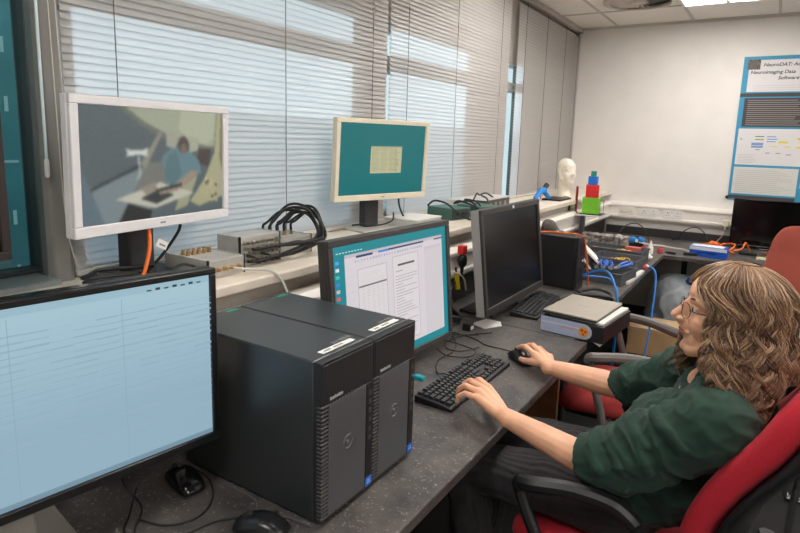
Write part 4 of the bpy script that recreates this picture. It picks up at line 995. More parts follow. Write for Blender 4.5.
# ================================================================= POSTER
t = thing('poster', 'large blue research poster on the far wall above the black display', 'poster', (.12, FY-.006, 1.66), R(0)); t.scale = (1, 1, .945)
PWd, PH = .84, 1.189
PB = mat('poster_blue', (56, 146, 184), .5, var=.03); PD = mat('poster_dark', (66, 62, 64), .5); PP = mat('poster_pale', (216, 214, 214), .5); PT = mat('poster_tint', (206, 206, 200), .5)
obj('sheet', MB().box(-PWd/2, PWd/2, -.001, .001, -PH/2, PH/2), PB, t, smooth=False)
def pr(nm, x0, x1, z0, z1, m, lay=1):
    return obj(nm, MB().box(x0-PWd/2, x1-PWd/2, -.001-.0006*lay, -.001-.0006*(lay-1), PH/2-z1, PH/2-z0), m, t, smooth=False)
pr('title_panel', .04, .80, .03, .285, PP); pr('band', .0, .84, .295, .325, PD); pr('text_panel', .035, .47, .335, .57, PD); pr('text_panel', .50, .82, .335, .57, PP)
pr('chart_panel', .02, .82, .585, .885, PP); pr('text_panel', .02, .455, .905, 1.13, PT); pr('text_panel', .475, .82, .905, 1.06, PT); pr('footer', .0, .455, 1.145, 1.175, PD); 
k = MB(); rn = random.Random(1)
for i in range(13):
    zz = .352+i*.0165; k.box(.06-PWd/2, .06+rn.uniform(.32, .385)-PWd/2, -.0022, -.0016, PH/2-zz-.005, PH/2-zz)
obj('printed_text', k, mat('poster_text_pale', (150, 142, 136), .6), t, smooth=False)
k = MB()
for i in range(12):
    zz = .93+i*.0165; k.box(.04-PWd/2, .04+rn.uniform(.28, .39)-PWd/2, -.0022, -.0016, PH/2-zz-.003, PH/2-zz); pass
obj('printed_text', k, mat('poster_text_grey', (176, 176, 176), .6), t, smooth=False); k = MB()
for i in range(6): zz = .80+i*.013; k.box(.035-PWd/2, .035+rn.uniform(.1, .16)-PWd/2, -.0022, -.0016, PH/2-zz-.003, PH/2-zz)
obj('printed_text', k, MATS['poster_text_grey'], t, smooth=False); k = MB()
for i in range(3): zz = .235+i*.018; k.box(.08-PWd/2, .74-PWd/2, -.0022, -.0016, PH/2-zz-.002, PH/2-zz)
obj('printed_text', k, MATS['poster_text_grey'], t, smooth=False)
def blocks(nm, lst, m):
    for x0, z0, w_, h_ in lst:
        k = MB(); k.box(x0-PWd/2, x0+w_-PWd/2, -.0022, -.0016, PH/2-z0-h_, PH/2-z0); obj('chart_bar', k, m, t, smooth=False)
blocks('chart_bars', [(.30, .685, .06, .016), (.42, .655, .12, .018), (.45, .685, .10, .014), (.42, .725, .10, .014), (.46, .752, .09, .014), (.46, .81, .12, .016), (.25, .725, .045, .008), (.34, .725, .04, .008)], mat('chart_yellow', (222, 204, 60), .5))
blocks('chart_bars', [(.12, .700, .08, .022), (.12, .726, .08, .016), (.22, .645, .06, .008), (.22, .665, .07, .008), (.22, .685, .06, .008)], mat('chart_blue', (120, 150, 196), .5))
blocks('chart_bars', [(.14, .668, .06, .010), (.04, .665, .012, .012)], mat('chart_green', (140, 172, 70), .5))
blocks('chart_bars', [(.14, .645, .06, .008), (.15, .755, .03, .006), (.22, .78, .03, .006), (.29, .78, .03, .006), (.36, .79, .03, .006)], mat('chart_grey', (120, 116, 130), .5))
ST = mat('poster_crest', (120, 112, 104), .6, dark=(70, 66, 62), scale=90)
pr('crest', .03, .115, .025, .105, ST, 2)
TXT = mat('poster_title_ink', (52, 58, 70), .6)
for body, x, zz in (('NeuroDAT: Adv', .135, .082), ('Neuroimaging Data', .052, .140), ('Software', .240, .188)):
    text(body, .0375, TXT, t, (x-PWd/2, -.0018, PH/2-zz), (R(90), 0, 0), 'title_line', bold=.0007, shear=.2)
pr('corner_square', .725, .79, .06, .13, ST, 2)

# ================================================================= CHAIRS
def office_chair(label, loc, rz, fabric, arms=True, back_h=1.06, cat='chair', arm_z=.69, arm_m=None, back_tilt=.42, ax=0, ab=0):
    """faces local -X; seat centre above the origin"""
    t = thing('office_chair', label, cat, (loc[0], loc[1], 0), rz); am = arm_m or BLK
    k = MB(); vs = []; fs = []; n = 28
    def loop(sc_, z, dz=0):
        o = []
        for j in range(n):
            a = 2*PI*j/n; cx, sy = math.cos(a), math.sin(a)
            x = .235*sc_*math.copysign(abs(cx)**.45, cx); y = .235*sc_*math.copysign(abs(sy)**.45, sy)
            o.append((x, y, z - (.03 if x < -.12 else 0)*max(0, (-x-.12)/.12)))
        return o
    L = [loop(.90, .425), loop(1.0, .445), loop(1.0, .475), loop(.94, .497), loop(.70, .502), loop(.3, .498)]
    for q in L: vs += q
    for i in range(len(L)-1):
        for j in range(n): fs.append((i*n+j, i*n+(j+1) % n, (i+1)*n+(j+1) % n, (i+1)*n+j))
    fs += [tuple(range(n))[::-1], tuple(range((len(L)-1)*n, len(L)*n))]
    k.add(vs, fs); obj('seat', k, fabric, t, sub=1, sharp=180)
    obj('seat_pan', MB().prism([(-.19, -.19), (.19, -.19), (.19, .19), (-.19, .19)], .40, .428), BLK, t, bev=.02)
    # backrest: cushion swept along a leaning profile, shell behind
    def prof(s):
        z = .58+(back_h-.58)*s; x = .215+back_tilt*(z-.58)*.9-.03*math.sin(PI*min(1, s*1.4)); return x, z
    def back(name, off0, off1, wmul, m, s0, s1, crown=0):
        vs = []; fs = []; S = 14; W = 14
        for i in range(S+1):
            s = s0+(s1-s0)*i/S; x, z = prof(s); e = min(1, 4.5*min(s-s0+.012, s1-s+.012)/(s1-s0)); ww = .225*wmul*(.80+.20*math.sin(PI*min(1, .25+s*.75)))*(1-(1-e)**2.4*.28)
            th = (1-(1-e)**2)*.75+.25
            x2, z2 = prof(s+.01); tx, tz = x2-x, z2-z; ln = math.hypot(tx, tz); nx, nz = tz/ln, -tx/ln
            ring = []
            for j in range(2*W):
                a = 2*PI*j/(2*W); yy = ww*math.copysign(abs(math.cos(a))**.35, math.cos(a)); d = (off0+off1)/2 + (off1-off0)/2*th*math.copysign(abs(math.sin(a))**.6, math.sin(a))
                d += -crown*(yy/.22)**2
                ring.append((x+nx*d, yy, z+nz*d))
            vs += ring
        N = 2*W
        for i in range(S):
            for j in range(N): fs.append((i*N+j, (i+1)*N+j, (i+1)*N+(j+1) % N, i*N+(j+1) % N))
        fs += [tuple(range(N)), tuple(range(S*N, (S+1)*N))[::-1]]
        q = MB(); q.add(vs, fs); return obj(name, q, m, t, sub=1, sharp=180)
    back('backrest', 0, .075, 1, fabric, 0, 1, .02)
    back('back_shell', .068, .10, .99, BLK, .02, .985, .02)
    obj('back_bar', MB().tube(smoothpath([(.02, 0, .405), (.20, 0, .41), (.31, 0, .45), (.335, 0, .54), (.355, 0, .63)], 5), .022, 8), BLK, t)
    if arms:
        for s in (-1, 1):
            y = s*.315; yb = s*.235
            obj('armrest', MB().tube(smoothpath([(-.01, s*.20, .415), (-.015, y-s*.01, .425), (-.03, y, .50), (-.075+ax, y, arm_z-.06), (-.085+ax, y, arm_z-.012), (-.05+ax, y, arm_z), (.06+ax*.5+ab*.5, (y+yb)/2, arm_z+.004), (.17+ab, yb, arm_z-.012), (.225+ab, yb, arm_z-.03), (.235+ab, yb, arm_z-.05)], 6),
                [.016 if i < 22 else (.021 if i < 50 else .015) for i in range(55)], 10), am, t)
    obj('gas_lift', MB().cyl((0, 0, .10), (0, 0, .40), .025, 16), DKG, t)
    for i in range(5):
        a = R(72*i+15); c, s = math.cos(a), math.sin(a)
        obj('base_leg', MB().tube([(0, 0, .12), (c*.15, s*.15, .105), (c*.30, s*.30, .075)], [.03, .024, .016], 8), BLK, t)
        w = MB(); w.cyl((c*.29-s*.022, s*.29+c*.022, .027), (c*.29+s*.022, s*.29-c*.022, .027), .027, 16)
        obj('caster', w, DKG, t)
    return t
RED = mat('red_chair_fabric', (186, 28, 46), .9, var=.10, scale=300, bump=.3, bscale=700, sheen=.05)
RED2 = mat('brick_red_chair_fabric', (178, 60, 58), .9, var=.08, scale=300, bump=.3, bscale=700)
SALM = mat('salmon_chair_fabric', (164, 78, 64), .9, var=.06, scale=300, bump=.3, bscale=700)
GARM = mat('grey_chair_arm', (108, 102, 98), .45)
office_chair('crimson office chair the long-haired person sits in', (-.262, 1.565), R(-12), RED, back_h=1.07, ax=-.03, ab=-.09)
office_chair('brick-red office chair with grey armrests beside the seated person, pushed to the desk', (-.45, 2.50), R(4), RED2, arm_z=.71, arm_m=GARM, back_h=.94, back_tilt=.3)
office_chair('tall salmon office chair behind the hair of the seated person, turned to face the room', (.20, 3.42), R(84), SALM, back_h=1.12, back_tilt=.12, arms=False)
t = thing('visitor_chair', 'chair with bent chrome tube leg on the carpet at the right edge', 'chair', (.455, 2.66, 0), 0)
obj('tube_frame', MB().tube(smoothpath([(.22, -.22, .44), (-.16, -.22, .44), (-.24, -.22, .40), (-.26, -.22, .06), (-.20, -.22, .0145), (.10, -.22, .0145), (.21, -.18, .0145), (.21, .18, .0145), (.10, .22, .0145), (-.20, .22, .0145), (-.26, .22, .06), (-.24, .22, .40), (-.16, .22, .44), (.22, .22, .44), (.26, .22, .50), (.32, .22, .82)], 6), .0125, 10), CHR, t)
obj('seat', MB().box(-.22, .24, -.215, .215, .445, .49), DKG, t, bev=.018, seg=3)
obj('backrest', MB().prism([(.25, .55), (.285, .55), (.345, .85), (.31, .85)], -.215, .215, ax=1), DKG, t, bev=.012, seg=3)

# under-desk things
t = thing('wooden_box', 'pale wooden box on the floor under the corner desk', 'box', (-.575, 4.25, 0), R(4))
obj('plinth', MB().box(-.15, .19, -.14, .15, 0, .10), BLK, t)
obj('body', MB().box(-.16, .20, -.15, .15, .10, .27), mat('box_wood', (196, 160, 116), .6, var=.06, scale=10), t, bev=.003); obj('lid', MB().box(-.165, .205, -.155, .155, .27, .29), mat('box_wood_pale', (206, 176, 136), .6, var=.06, scale=10), t, bev=.002)
b = MB(); rn = random.Random(12)
b.ell((0, 0, .22), (.30, .22, .24), 20); b.ell((-.08, -.05, .36), (.20, .17, .20), 18); b.ell((.12, .03, .34), (.17, .16, .20), 18); b.ell((.02, -.02, .50), (.09, .08, .07), 14)
t = thing('sack', 'grey translucent plastic sack under the inner corner of the desks', 'sack', (-.42, 4.78, 0))
fuse(b, 'sack', mat('sack_grey', (176, 184, 190), .35, var=.1, scale=8), t, .012, 3, fn=lambda p: .022*(1-abs(mnoise.noise(Vector((p.x*9, p.y*9, p.z*4)))))**3+.008*(1-abs(mnoise.noise(p*21)))**3, world=False)
b = MB(); b.ell((0, 0, .03), (.06, .05, .03), 12); b.ell((.03, .02, .05), (.04, .04, .03), 10)
t = thing('cloth', 'small dark blue cloth on the grey sack', 'cloth', (-.40, 4.62, .52))
fuse(b, 'cloth', mat('cloth_blue', (34, 76, 128), .8, var=.1), t, .006, 3, fn=lambda p: .006*mnoise.noise(p*40), world=False)

# cables on desk and around the monitors
dc = [('black cable loop on the desk in front of the document monitor', [(-1.0, 1.90, DZ+.02), (-.93, 1.93, DZ+.004), (-.86, 1.90, DZ+.004), (-.86, 1.83, DZ+.004), (-.93, 1.80, DZ+.004), (-.99, 1.84, DZ+.004)]),
      ('black cable running from the keyboard to the document monitor', [(-.845, 1.63, DZ+.012), (-.88, 1.64, DZ+.004), (-.93, 1.74, DZ+.004), (-.93, 1.86, DZ+.004), (-1.0, 1.99, DZ+.004), (-1.12, 2.04, DZ+.004)]),
      ('black cord of the right-hand mouse', [(-.738, 1.957, DZ+.012), (-.79, 1.985, DZ+.004), (-.86, 1.99, DZ+.003), (-.93, 2.03, DZ+.003), (-1.05, 2.05, DZ+.003)]),
      ('black cable crossing the desk between the two large monitors', [(-.93, 2.08, DZ+.004), (-1.02, 2.02, DZ+.004), (-1.12, 1.98, DZ+.02), (-1.17, 2.02, DZ+.05), (-1.17, 2.1, DZ+.004)]),
      ('long black cable near the front of the black monitor', [(-.90, 2.14, DZ+.003), (-.97, 2.05, DZ+.003), (-1.0, 1.94, DZ+.003), (-.96, 1.86, DZ+.006), (-.90, 1.86, DZ+.008), (-.87, 1.95, DZ+.003)]),
      ('cord of the glossy mouse curving over the desk', [(-1.062, .752, DZ+.012), (-1.09, .77, DZ+.02), (-1.05, .80, DZ+.004), (-.99, .79, DZ+.003), (-.93, .745, DZ+.003), (-.91, .69, DZ+.003), (-.94, .64, DZ+.003), (-1.0, .62, DZ+.003)]),
      ('black cable lying along the desk near the bottom edge', [(-.79, .80, DZ+.003), (-.84, .74, DZ+.003), (-.87, .70, DZ+.003), (-.90, .62, DZ+.003), (-.98, .58, DZ+.003), (-1.03, .62, DZ+.003), (-1.1, .68, DZ+.003)]),
      ('black cable bundle dropping behind the blue monitor stand', [(-1.06, .62, DZ+.10), (-1.06, .63, DZ+.05), (-1.02, .64, DZ+.012), (-.98, .60, DZ+.004), (-.92, .56, DZ+.003)])]
for lb, pp in dc: cable(pp, .0021, CABB, lb, None, 'desk_cable')
cable([(-.70, .80, DZ+.004), (-.76, .795, DZ+.004), (-.82, .775, DZ+.003), (-.86, .80, DZ+.003), (-.95, .80, DZ+.003)], .0022, mat('grey_cord', (92, 90, 88), .5), 'thin grey cord beside the near tower', None, 'desk_cable')
cable([(-1.18, 2.06, .93), (-1.15, 2.10, .96), (-1.10, 2.16, .955), (-1.08, 2.22, .92), (-1.08, 2.25, .86)], .004, CABW, 'white cable arching between the two large monitors', None, 'network_cable')
for i, (lb, pp, r_) in enumerate((('upper black cable behind the gap between the large monitors', [(-1.17, 2.0, .87), (-1.12, 2.1, .90), (-1.14, 2.2, .85), (-1.16, 2.3, .88)], .007), ('lower black cable sagging in the gap between the large monitors', [(-1.17, 1.98, .80), (-1.10, 2.08, .78), (-1.12, 2.18, .80), (-1.16, 2.28, .79)], .008), ('black cable heap lying on the desk behind the monitors', [(-1.17, 2.0, .745), (-1.10, 2.06, .75), (-1.14, 2.14, .76), (-1.08, 2.2, .745), (-1.14, 2.26, .75), (-1.17, 2.3, .745)], .010), ('thin black cord crossing behind the monitors', [(-1.17, 1.96, .95), (-1.14, 2.04, .84), (-1.10, 2.12, .76), (-1.06, 2.16, .735)], .004))):
    cable(pp, r_, CABB, lb, None, 'power_cable')
t = thing('red_connector', 'red and black plug in the trunking behind the gap of the large monitors', 'plug', (-1.165, 2.36, .965))
obj('cap', MB().box(-.012, .02, -.02, .02, .03, .07), mat('plug_red', (226, 44, 36), .4), t, bev=.004); obj('body', MB().ell((.006, .0, .0), (.022, .028, .035), 12), BLK, t); obj('boot', MB().cyl((.006, 0, -.03), (.008, 0, -.08), .009, 10, .005), BLK, t)
t = thing('yellow_connector', 'yellow plug hanging below the red plug', 'plug', (-1.145, 2.30, .845)); obj('body', MB().cyl((0, 0, .0), (-.006, -.01, .075), .013, 10, .010), mat('plug_yellow', (232, 206, 40), .4), t, bev=.002); obj('lead', MB().cyl((-.006, -.01, .075), (-.01, -.012, .10), .005, 8), BLK, t)
k = MB(); k.add([(-1.02, 2.20, DZ+.001), (-.95, 2.17, DZ+.001), (-.90, 2.24, DZ+.003), (-.93, 2.30, DZ+.001), (-1.0, 2.30, DZ+.001), (-1.02, 2.20, DZ+.003), (-.95, 2.17, DZ+.004), (-.90, 2.24, DZ+.006), (-.93, 2.30, DZ+.003), (-1.0, 2.30, DZ+.004)],
          [(4, 3, 2, 1, 0), (5, 6, 7, 8, 9), (0, 1, 6, 5), (1, 2, 7, 6), (2, 3, 8, 7), (3, 4, 9, 8), (4, 0, 5, 9)])
one('paper_scrap', k, PAPER, 'white paper scrap on the desk at the foot of the black monitor', 'paper', sharp=10)
t = thing('cable_box', 'small black cube adapter by the paper scrap', 'adapter', (-1.0, 2.12, DZ)); obj('body', MB().box(-.018, .018, -.018, .018, 0, .03), BLK, t, bev=.003); obj('tag', MB().box(.0185, .0195, -.012, .012, .006, .02), PAPER, t, smooth=False)

# ================================================================= PERSON
PL = Vector((-.25, 1.565, .50))
P = thing('person', 'long-haired seated person in a dark green T-shirt and glasses, hands on keyboard and mouse', 'person', PL)
SKIN = mat('skin', (238, 180, 145), .48, var=.06, scale=24, sub=.12, bump=.06, bscale=260)
HC = Vector((-.052, 1.54, 1.122))
HM = Matrix.Translation(HC) @ Matrix.Rotation(R(14), 4, 'Z') @ Matrix.Rotation(R(3), 4, 'Y') @ Matrix.Scale(.945, 4)
LS, RS = Vector((-.045, 1.385, .905)), Vector((-.075, 1.745, .915))
LE, RE = Vector((-.280, 1.385, .722)), Vector((-.325, 1.815, .765))
LW, RW = Vector((-.533, 1.382, .784)), Vector((-.560, 1.815, .776))
b = MB(); b.M = HM; headshapes(b); b.M = Matrix.Identity(4)
NB = Vector((-.035, 1.565, .945))
b.chain([HM @ Vector((.022, 0, -.055)), HM @ Vector((.030, 0, -.11)), NB+Vector((.015, 0, -.02))], [.053, .050, .044], 16)
# trunk, arms, legs under the clothes
b.ell((-.07, 1.565, .84), (.085, .14, .14), 18); b.ell((-.16, 1.565, .70), (.085, .13, .14), 18); b.ell((-.235, 1.565, .60), (.10, .145, .09), 18)
for S, E_, W_2 in ((LS, LE, LW), (RS, RE, RW)):
    b.chain([S+Vector((.02, (1.565-S.y)*.35, .01)), S, S.lerp(E_, .5), E_], [.044, .046, .043, .039], 14)
    d = W_2-E_
    b.chain([E_, E_+d*.25, E_+d*.6, E_+d*.9, W_2], [.039, .0405, .034, .0265, .0245], 14)
LK, RK = Vector((-.66, 1.45, .565)), Vector((-.67, 1.70, .565))
LF, RF = Vector((-.60, 1.42, .09)), Vector((-.72, 1.73, .09))
for hipy, K_, F_ in ((1.48, LK, LF), (1.65, RK, RF)):
    b.chain([(-.25, hipy, .585), K_, F_], [.07, .050, .038], 12)
# hands: palm + five separate fingers each
def hand(w, knuckles, pips, dips, tips, thumb, palmr=.0125):
    w = Vector(w)
    rk = [.0104, .0106, .0102, .0092]
    mid = sum((Vector(q) for q in knuckles), Vector())/4
    side = (Vector(knuckles[0])-Vector(knuckles[3])).normalized(); fwd = (mid-w).normalized()
    for i in range(4):
        kx = Vector(knuckles[i]); root = w + fwd*.018 + side*(.0135-.009*i)
        b.chain([root, root.lerp(kx, .55), kx], [.0155, .0150, .0125], 10)
        b.chain([kx, Vector(pips[i]), Vector(dips[i]), Vector(tips[i])], [rk[i]+.001, rk[i]-.0005, rk[i]-.0012, rk[i]-.0022], 10)
    for i in range(3): b.chain([Vector(knuckles[i]).lerp(w, .15), Vector(knuckles[i+1]).lerp(w, .15)], [.011, .011], 8)
    th = [Vector(q) for q in thumb]
    b.chain([w+fwd*.02+side*.014, th[0], th[1], th[2]], [.015, .0135, .0105, .0085], 10)
    b.chain([w-fwd*.012, w+fwd*.02], [.024, .0175], 12)
hand(LW,
     [(-.624, 1.478, .806), (-.634, 1.455, .811), (-.632, 1.431, .807), (-.624, 1.408, .799)],
     [(-.663, 1.500, .812), (-.678, 1.472, .815), (-.678, 1.441, .811), (-.664, 1.411, .802)],
     [(-.683, 1.508, .796), (-.700, 1.479, .797), (-.700, 1.445, .794), (-.684, 1.412, .787)],
     [(-.686, 1.510, .774), (-.704, 1.481, .773), (-.704, 1.446, .772), (-.689, 1.412, .771)],
     [(-.580, 1.448, .784), (-.616, 1.492, .774), (-.638, 1.508, .770)])
hand(RW,
     [(-.628, 1.868, .787), (-.611, 1.884, .790), (-.597, 1.898, .785), (-.583, 1.909, .776)],
     [(-.668, 1.899, .796), (-.650, 1.924, .798), (-.630, 1.935, .788), (-.609, 1.938, .773)],
     [(-.690, 1.917, .786), (-.673, 1.943, .788), (-.648, 1.957, .774), (-.623, 1.955, .760)],
     [(-.708, 1.932, .773), (-.691, 1.958, .774), (-.660, 1.972, .758), (-.634, 1.967, .748)],
     [(-.622, 1.845, .768), (-.658, 1.866, .757), (-.680, 1.885, .752)])
body = fuse(b, 'body', SKIN, P, .0026, 7, .5)

# face details
for s in (-1, 1):
    e = MB(); e.M = HM; e.ell((-.0785, s*.031, .004), (.0105, .0115, .0105), 14); e.m = 1; e.ell((-.0865, s*.0315, .004), (.0040, .0055, .0055), 10)
    obj('eye', e, [mat('eye_white', (226, 220, 214), .25), mat('iris', (54, 46, 40), .2)], P, world=True)
    e = MB(); e.M = HM; e.tube(smoothpath([(-.093, s*.014, .025), (-.0905, s*.030, .0305), (-.078, s*.046, .026)], 4), [.0022]*3+[.0028]*4+[.0015]*2, 6)
    obj('eyebrow', e, mat('brow_brown', (98, 68, 50), .8), P, world=True)
    e = MB(); e.M = HM; e.tube(smoothpath([(-.0865, s*.019, .006), (-.0905, s*.030, .0135), (-.080, s*.044, .008)], 4), .0017, 6); obj('eyelid', e, SKIN, P, world=True)
e = MB(); e.M = HM; e.chain([(-.1035, 0, -.0555), (-.096, .011, -.058), (-.088, .022, -.0612)], [.005, .0045, .0022], 8); e.chain([(-.1035, 0, -.0555), (-.096, -.011, -.058), (-.088, -.022, -.0612)], [.005, .0045, .0022], 8)
e.chain([(-.1015, 0, -.0665), (-.094, .010, -.0655), (-.087, .020, -.063)], [.0055, .0045, .002], 8); e.chain([(-.1015, 0, -.0665), (-.094, -.010, -.0655), (-.087, -.020, -.063)], [.0055, .0045, .002], 8)
obj('lips', e, mat('lips', (190, 112, 100), .45), P, world=True)
# glasses
gl = MB(); gl.M = HM
WIRE = mat('glasses_wire', (44, 40, 42), .3, metal=.5)
lens = MB(); lens.M = HM
for s in (-1, 1):
    ring = []
    for i in range(22):
        a = 2*PI*i/22; yy = s*.033+.0225*math.cos(a); zz = -.001+.0205*math.sin(a); ring.append((-.1085+.35*max(0, abs(yy)-.02)+.012*(-zz), yy, zz))
    gl.tube(ring, .0011, 6, closed=True); lens.add(ring, [tuple(range(22))])
    gl.tube(smoothpath([(-.099, s*.056, .006), (-.085, s*.073, .006), (-.03, s*.080, .002), (.005, s*.080, -.002)], 4), .0013, 6)
gl.tube(smoothpath([(-.107, -.011, .004), (-.115, 0, .008), (-.107, .011, .004)], 4), .0011, 6)
G = obj('glasses', gl, WIRE, P, world=True)
obj('lens', lens, glassmat('lens_glass', (250, 251, 251), 1.12), G, world=False, smooth=False)

# trousers
TR = mat('trouser_cord', (52, 50, 52), .9, var=.12, scale=60, bump=.35, bscale=180)
b = MB()
b.ell((-.235, 1.565, .60), (.125, .172, .105), 20)
for hipy, K_, F_ in ((1.48, LK, LF), (1.65, RK, RF)):
    b.chain([(-.24, hipy, .588), (-.45, (hipy+K_.y)/2, .582), K_, K_.lerp(F_, .5), F_], [.090, .080, .067, .062, .058], 16)
def trf(p):
    q = p+PL
    return .0016*math.sin(q.y*420+6*mnoise.noise(q*9)) + .006*mnoise.noise(Vector((q.x*26, q.y*8, q.z*26)))
fuse(b, 'trousers', TR, P, .005, 5, fn=trf)
for F_ in (LF, RF):
    b = MB(); b.chain([F_+Vector((.03, 0, -.055)), F_+Vector((-.06, 0, -.052)), F_+Vector((-.15, 0, -.062))], [.034, .036, .028], 12); b.cyl(F_+Vector((0, 0, -.06)), F_+Vector((0, 0, .02)), .045, 14)
    fuse(b, 'shoe', mat('shoe_black', (24, 24, 26), .5), P, .006, 3)

# T-shirt
SH = mat('green_cotton', (27, 56, 43), .88, var=.08, scale=10, bump=.12, bscale=900, sheen=.08)
b = MB()
b.ell((-.045, 1.565, .825), (.125, .180, .155), 24); b.ell((-.13, 1.565, .72), (.150, .178, .165), 24); b.ell((-.235, 1.56, .635), (.150, .185, .095), 22); b.ell((-.30, 1.60, .63), (.10, .13, .07), 18)
b.chain([(-.045, 1.50, .925), (-.045, 1.63, .925)], [.062, .062], 16)
b.lathe([(.078, -.04), (.074, .012), (.060, .018)], (NB.x-.006, NB.y-.004, NB.z), 20)
for S, E_ in ((LS, LE), (RS, RE)):
    o = -1 if S is LS else 1
    b.chain([Vector((-.04, 1.565+o*.07, .91)), S, S.lerp(E_, .35)], [.082, .080, .076], 18)
    e1 = S.lerp(E_, .80) if o < 0 else S.lerp(E_, .78)
    fw_ = (RW-RE).normalized() if o > 0 else (LW-LE).normalized()
    end = E_+fw_*.045 if o < 0 else E_-Vector((0, 0, 0))+fw_*.0
    b.tube([S.lerp(E_, .30), S.lerp(E_, .65), e1, end], [.074, .078, .075, .062] if o < 0 else [.066, .064, .062, .056], 20)
# gathered folds on the sleeves and across the back
def fold(pts, r): b.chain(smoothpath(pts, 4), [r]*(4*(len(pts)-1)+1), 8)
for i, (u, ph) in enumerate(((.30, .2), (.44, .6), (.57, -.1), (.68, .4), (.79, .1), (.90, .5))):
    c = LS.lerp(LE, u); d = (LE-LS).normalized(); sx = d.cross(Vector((0, -1, 0))).normalized(); sy = d.cross(sx)
    rr_ = .0785-.005*u
    pts = [c + d*(.020*math.sin(a*1.3+ph*3)) + sx*rr_*math.cos(a) + sy*rr_*math.sin(a) for a in [ph+R(k*34) for k in range(-3, 5)]]
    fold(pts, .0095)
for i, u in enumerate((.42, .62, .80)):
    c = RS.lerp(RE, u); d = (RE-RS).normalized(); sx = d.cross(Vector((0, -1, 0))).normalized(); sy = d.cross(sx)
    fold([c + d*(.016*math.sin(a*1.5+i)) + sx*.062*math.cos(a) + sy*.062*math.sin(a) for a in [R(k*38+i*20) for k in range(-3, 4)]], .007)
fold([(-.06, 1.40, .80), (-.02, 1.41, .73), (-.06, 1.43, .66), (-.12, 1.44, .61)], .008)
fold([(-.16, 1.43, .80), (-.19, 1.44, .72), (-.21, 1.46, .66)], .008)
fold([(-.20, 1.50, .80), (-.24, 1.53, .73), (-.28, 1.52, .68)], .008); fold([(-.19, 1.60, .82), (-.25, 1.60, .74), (-.29, 1.58, .68)], .008); fold([(-.17, 1.68, .84), (-.24, 1.68, .76), (-.28, 1.64, .70)], .008)
def shf(p):
    q = p+PL
    a = mnoise.noise(Vector((q.x*9+q.z*16, q.y*9-q.x*4, q.z*7-q.x*9)))
    c = mnoise.noise(Vector((q.x*22-q.z*9, q.y*15, q.z*20+q.x*8))+Vector((5, 2, 9)))
    return .013*(1-abs(a))**3-.004 + .0042*(1-abs(c))**3-.0014
fuse(b, 'shirt', SH, P, .0042, 3, fn=shf)

# hair: thousands of strands gathered in wavy locks over a scalp cap
HAIR = bpy.data.materials.new('hair_brown'); HAIR.use_nodes = True; nt = HAIR.node_tree; bs = nt.nodes['Principled BSDF']
bs.inputs['Roughness'].default_value = .34; bs.inputs['Specular IOR Level'].default_value = .6
ng = nt.nodes.new('ShaderNodeAttribute'); ng.attribute_name = 'tone'; cr = nt.nodes.new('ShaderNodeValToRGB')
cr.color_ramp.elements[0].color = s2l((66, 44, 32)) + (1,); cr.color_ramp.elements[1].color = s2l((206, 170, 134)) + (1,)
el = cr.color_ramp.elements.new(.5); el.color = s2l((136, 102, 76)) + (1,)
nt.links.new(ng.outputs['Fac'], cr.inputs[0]); nt.links.new(cr.outputs[0], bs.inputs['Base Color'])
rn = random.Random(21); HV = []; HF = []; TONE = []
def strand(pts, r0, tone, sides=4):
    o = len(HV); k = len(pts); prev = None
    for i, p in enumerate(pts):
        tg = (pts[min(i+1, k-1)]-pts[max(i-1, 0)]).normalized(); u = tg.cross(Vector((.3, .2, 1))) if prev is None else prev-tg*prev.dot(tg)
        u.normalize(); prev = u; w_ = tg.cross(u); r_ = r0*(1-.55*(i/(k-1))**2)
        for j in range(sides):
            a = 2*PI*j/sides; HV.append(p+(u*math.cos(a)+w_*math.sin(a))*r_); TONE.append(tone)
    for i in range(k-1):
        for j in range(sides):
            j2 = (j+1) % sides; HF.append((o+i*sides+j, o+i*sides+j2, o+(i+1)*sides+j2, o+(i+1)*sides+j))
def headr(az, zl):
    """radius of the hair envelope from the vertical axis at local height zl (az: 0 = face)"""
    if zl > .02: q = max(0, 1-((zl-.02)/.125)**2)**.5
    else: q = 1
    fx = .103+.012*math.cos(az-PI)
    fy = .090
    base = 1/math.sqrt((math.cos(az)/fx)**2+(math.sin(az)/fy)**2)
    flare = .0 if zl > -.02 else min(1, (-.02-zl)/.20)**.8*.052
    return base*q+flare
locks = 330
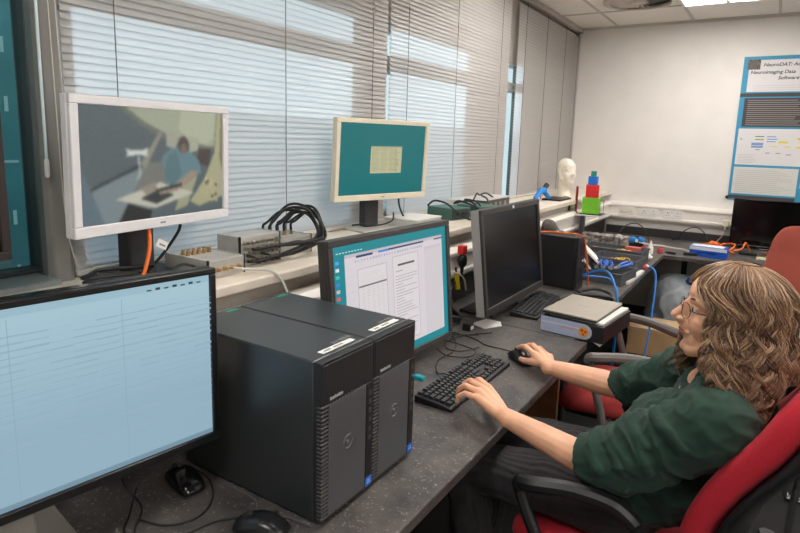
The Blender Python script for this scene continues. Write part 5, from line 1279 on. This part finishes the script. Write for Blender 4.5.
for L_i in range(locks):
    side = -1 if rn.random() < .62 else 1            # -1 = camera side
    layer = rn.random(); c_ = rn.random()
    if c_ < .34: az_end = R(rn.uniform(52, 84))
    elif c_ < .36: az_end = R(rn.uniform(46, 60)); side = 1
    else: az_end = R(rn.uniform(80, 180))
    front = az_end < R(95)
    length = rn.uniform(.27, .36) if front else rn.uniform(.20, .29)
    if front and side > 0: length *= .72
    n = 46; ph = rn.uniform(0, 2*PI); wl = rn.uniform(.060, .100); amp = rn.uniform(.004, .0095); hand_ = rn.choice((-1, 1)); azw = rn.uniform(-.18, .18)
    puff = rn.uniform(-.016, .008)+.014*layer
    az_top = az_end*rn.uniform(.15, .8) if front else az_end*rn.uniform(.75, 1)
    path = []
    for i in range(n):
        s = i/(n-1); d = s*(length+.14)
        if d < .13: q = math.sin(PI/2*d/.13); zl = .035+.096*math.cos(PI/2*d/.13)
        else: zl = .035-(d-.13)
        k_ = min(1, max(0, (.085-zl)/.075)); k_ = k_*k_*(3-2*k_)
        az = az_top+(az_end-az_top)*k_ + azw*max(0, d-.15)
        if zl < -.06 and front: az += (R(16) if side < 0 else -R(6))*min(1, (-.06-zl)/.10)
        r_ = headr(az, min(zl, .02))*(q if d < .13 else 1)+puff*min(1, d/.1)
        p = Vector((-math.cos(az)*r_+.012*(1 if zl > 0 else 1), side*math.sin(az)*r_, zl))
        wv = amp*min(1, max(0, d-.05)/.16)*(1+.5*s)
        rad = Vector((-math.cos(az), side*math.sin(az), 0)); tan = Vector((math.sin(az), side*math.cos(az), 0))
        p += rad*wv*math.cos(ph+hand_*2*PI*d/wl)+tan*wv*1.25*math.sin(ph+hand_*2*PI*d/wl)
        path.append((p, rad, tan))
    tone0 = rn.uniform(.12, .85)
    for k_ in range(16):
        a, q = rn.uniform(0, 2*PI), math.sqrt(rn.random()); cr_ = .0085*q; fz = rn.uniform(.82, 1.0); nn = int(n*fz); dph = rn.uniform(-.5, .5)
        pts = []
        for i in range(nn):
            p, rad, tan = path[i]; s = i/(n-1); sp = cr_*(.75+.6*math.sin(PI*min(1, .15+s*.9)))
            fr = .0012*math.sin(i*.6+k_+dph)
            w = HM @ (p + rad*(sp*math.cos(a)+fr) + tan*(sp*math.sin(a)+fr))
            bx = .015+.42*(w.z-.86)                    # stay in front of the chair back
            if w.z < 1.0 and w.x > bx: w.x = bx+.25*(w.x-bx)
            pts.append(w-PL)
        strand(pts, rn.uniform(.0008, .0014), min(1, max(0, tone0+rn.uniform(-.25, .25))))
me = bpy.data.meshes.new('hair'); me.from_pydata([tuple(v) for v in HV], [], HF); me.update()
at_ = me.attributes.new('tone', 'FLOAT', 'POINT'); at_.data.foreach_set('value', TONE)
me.materials.append(HAIR); me.shade_smooth()
hair = bpy.data.objects.new('hair', me); COL.objects.link(hair); hair.parent = P
# scalp cap under the strands
b = MB(); b.M = HM; n = 30; vs = []; fs = []
rows = 16
for i in range(rows+1):
    zl = .132-.27*i/rows
    for j in range(n+1):
        az = R(66)+(2*PI-2*R(66))*j/n if zl < .070 else R(30)+(2*PI-2*R(30))*j/n
        r_ = max(.004, headr(az, zl)-.014); vs.append((-math.cos(az)*r_+.012, -math.sin(az)*r_, zl))
for i in range(rows):
    for j in range(n): fs.append((i*(n+1)+j, i*(n+1)+j+1, (i+1)*(n+1)+j+1, (i+1)*(n+1)+j))
b.add(vs, fs); b.v = [tuple(Vector(v)-PL) for v in b.v]
HD = mat('hair_under', (70, 48, 34), .7, var=.3, scale=60)
c = obj('hair_underlayer', b, HD, hair)
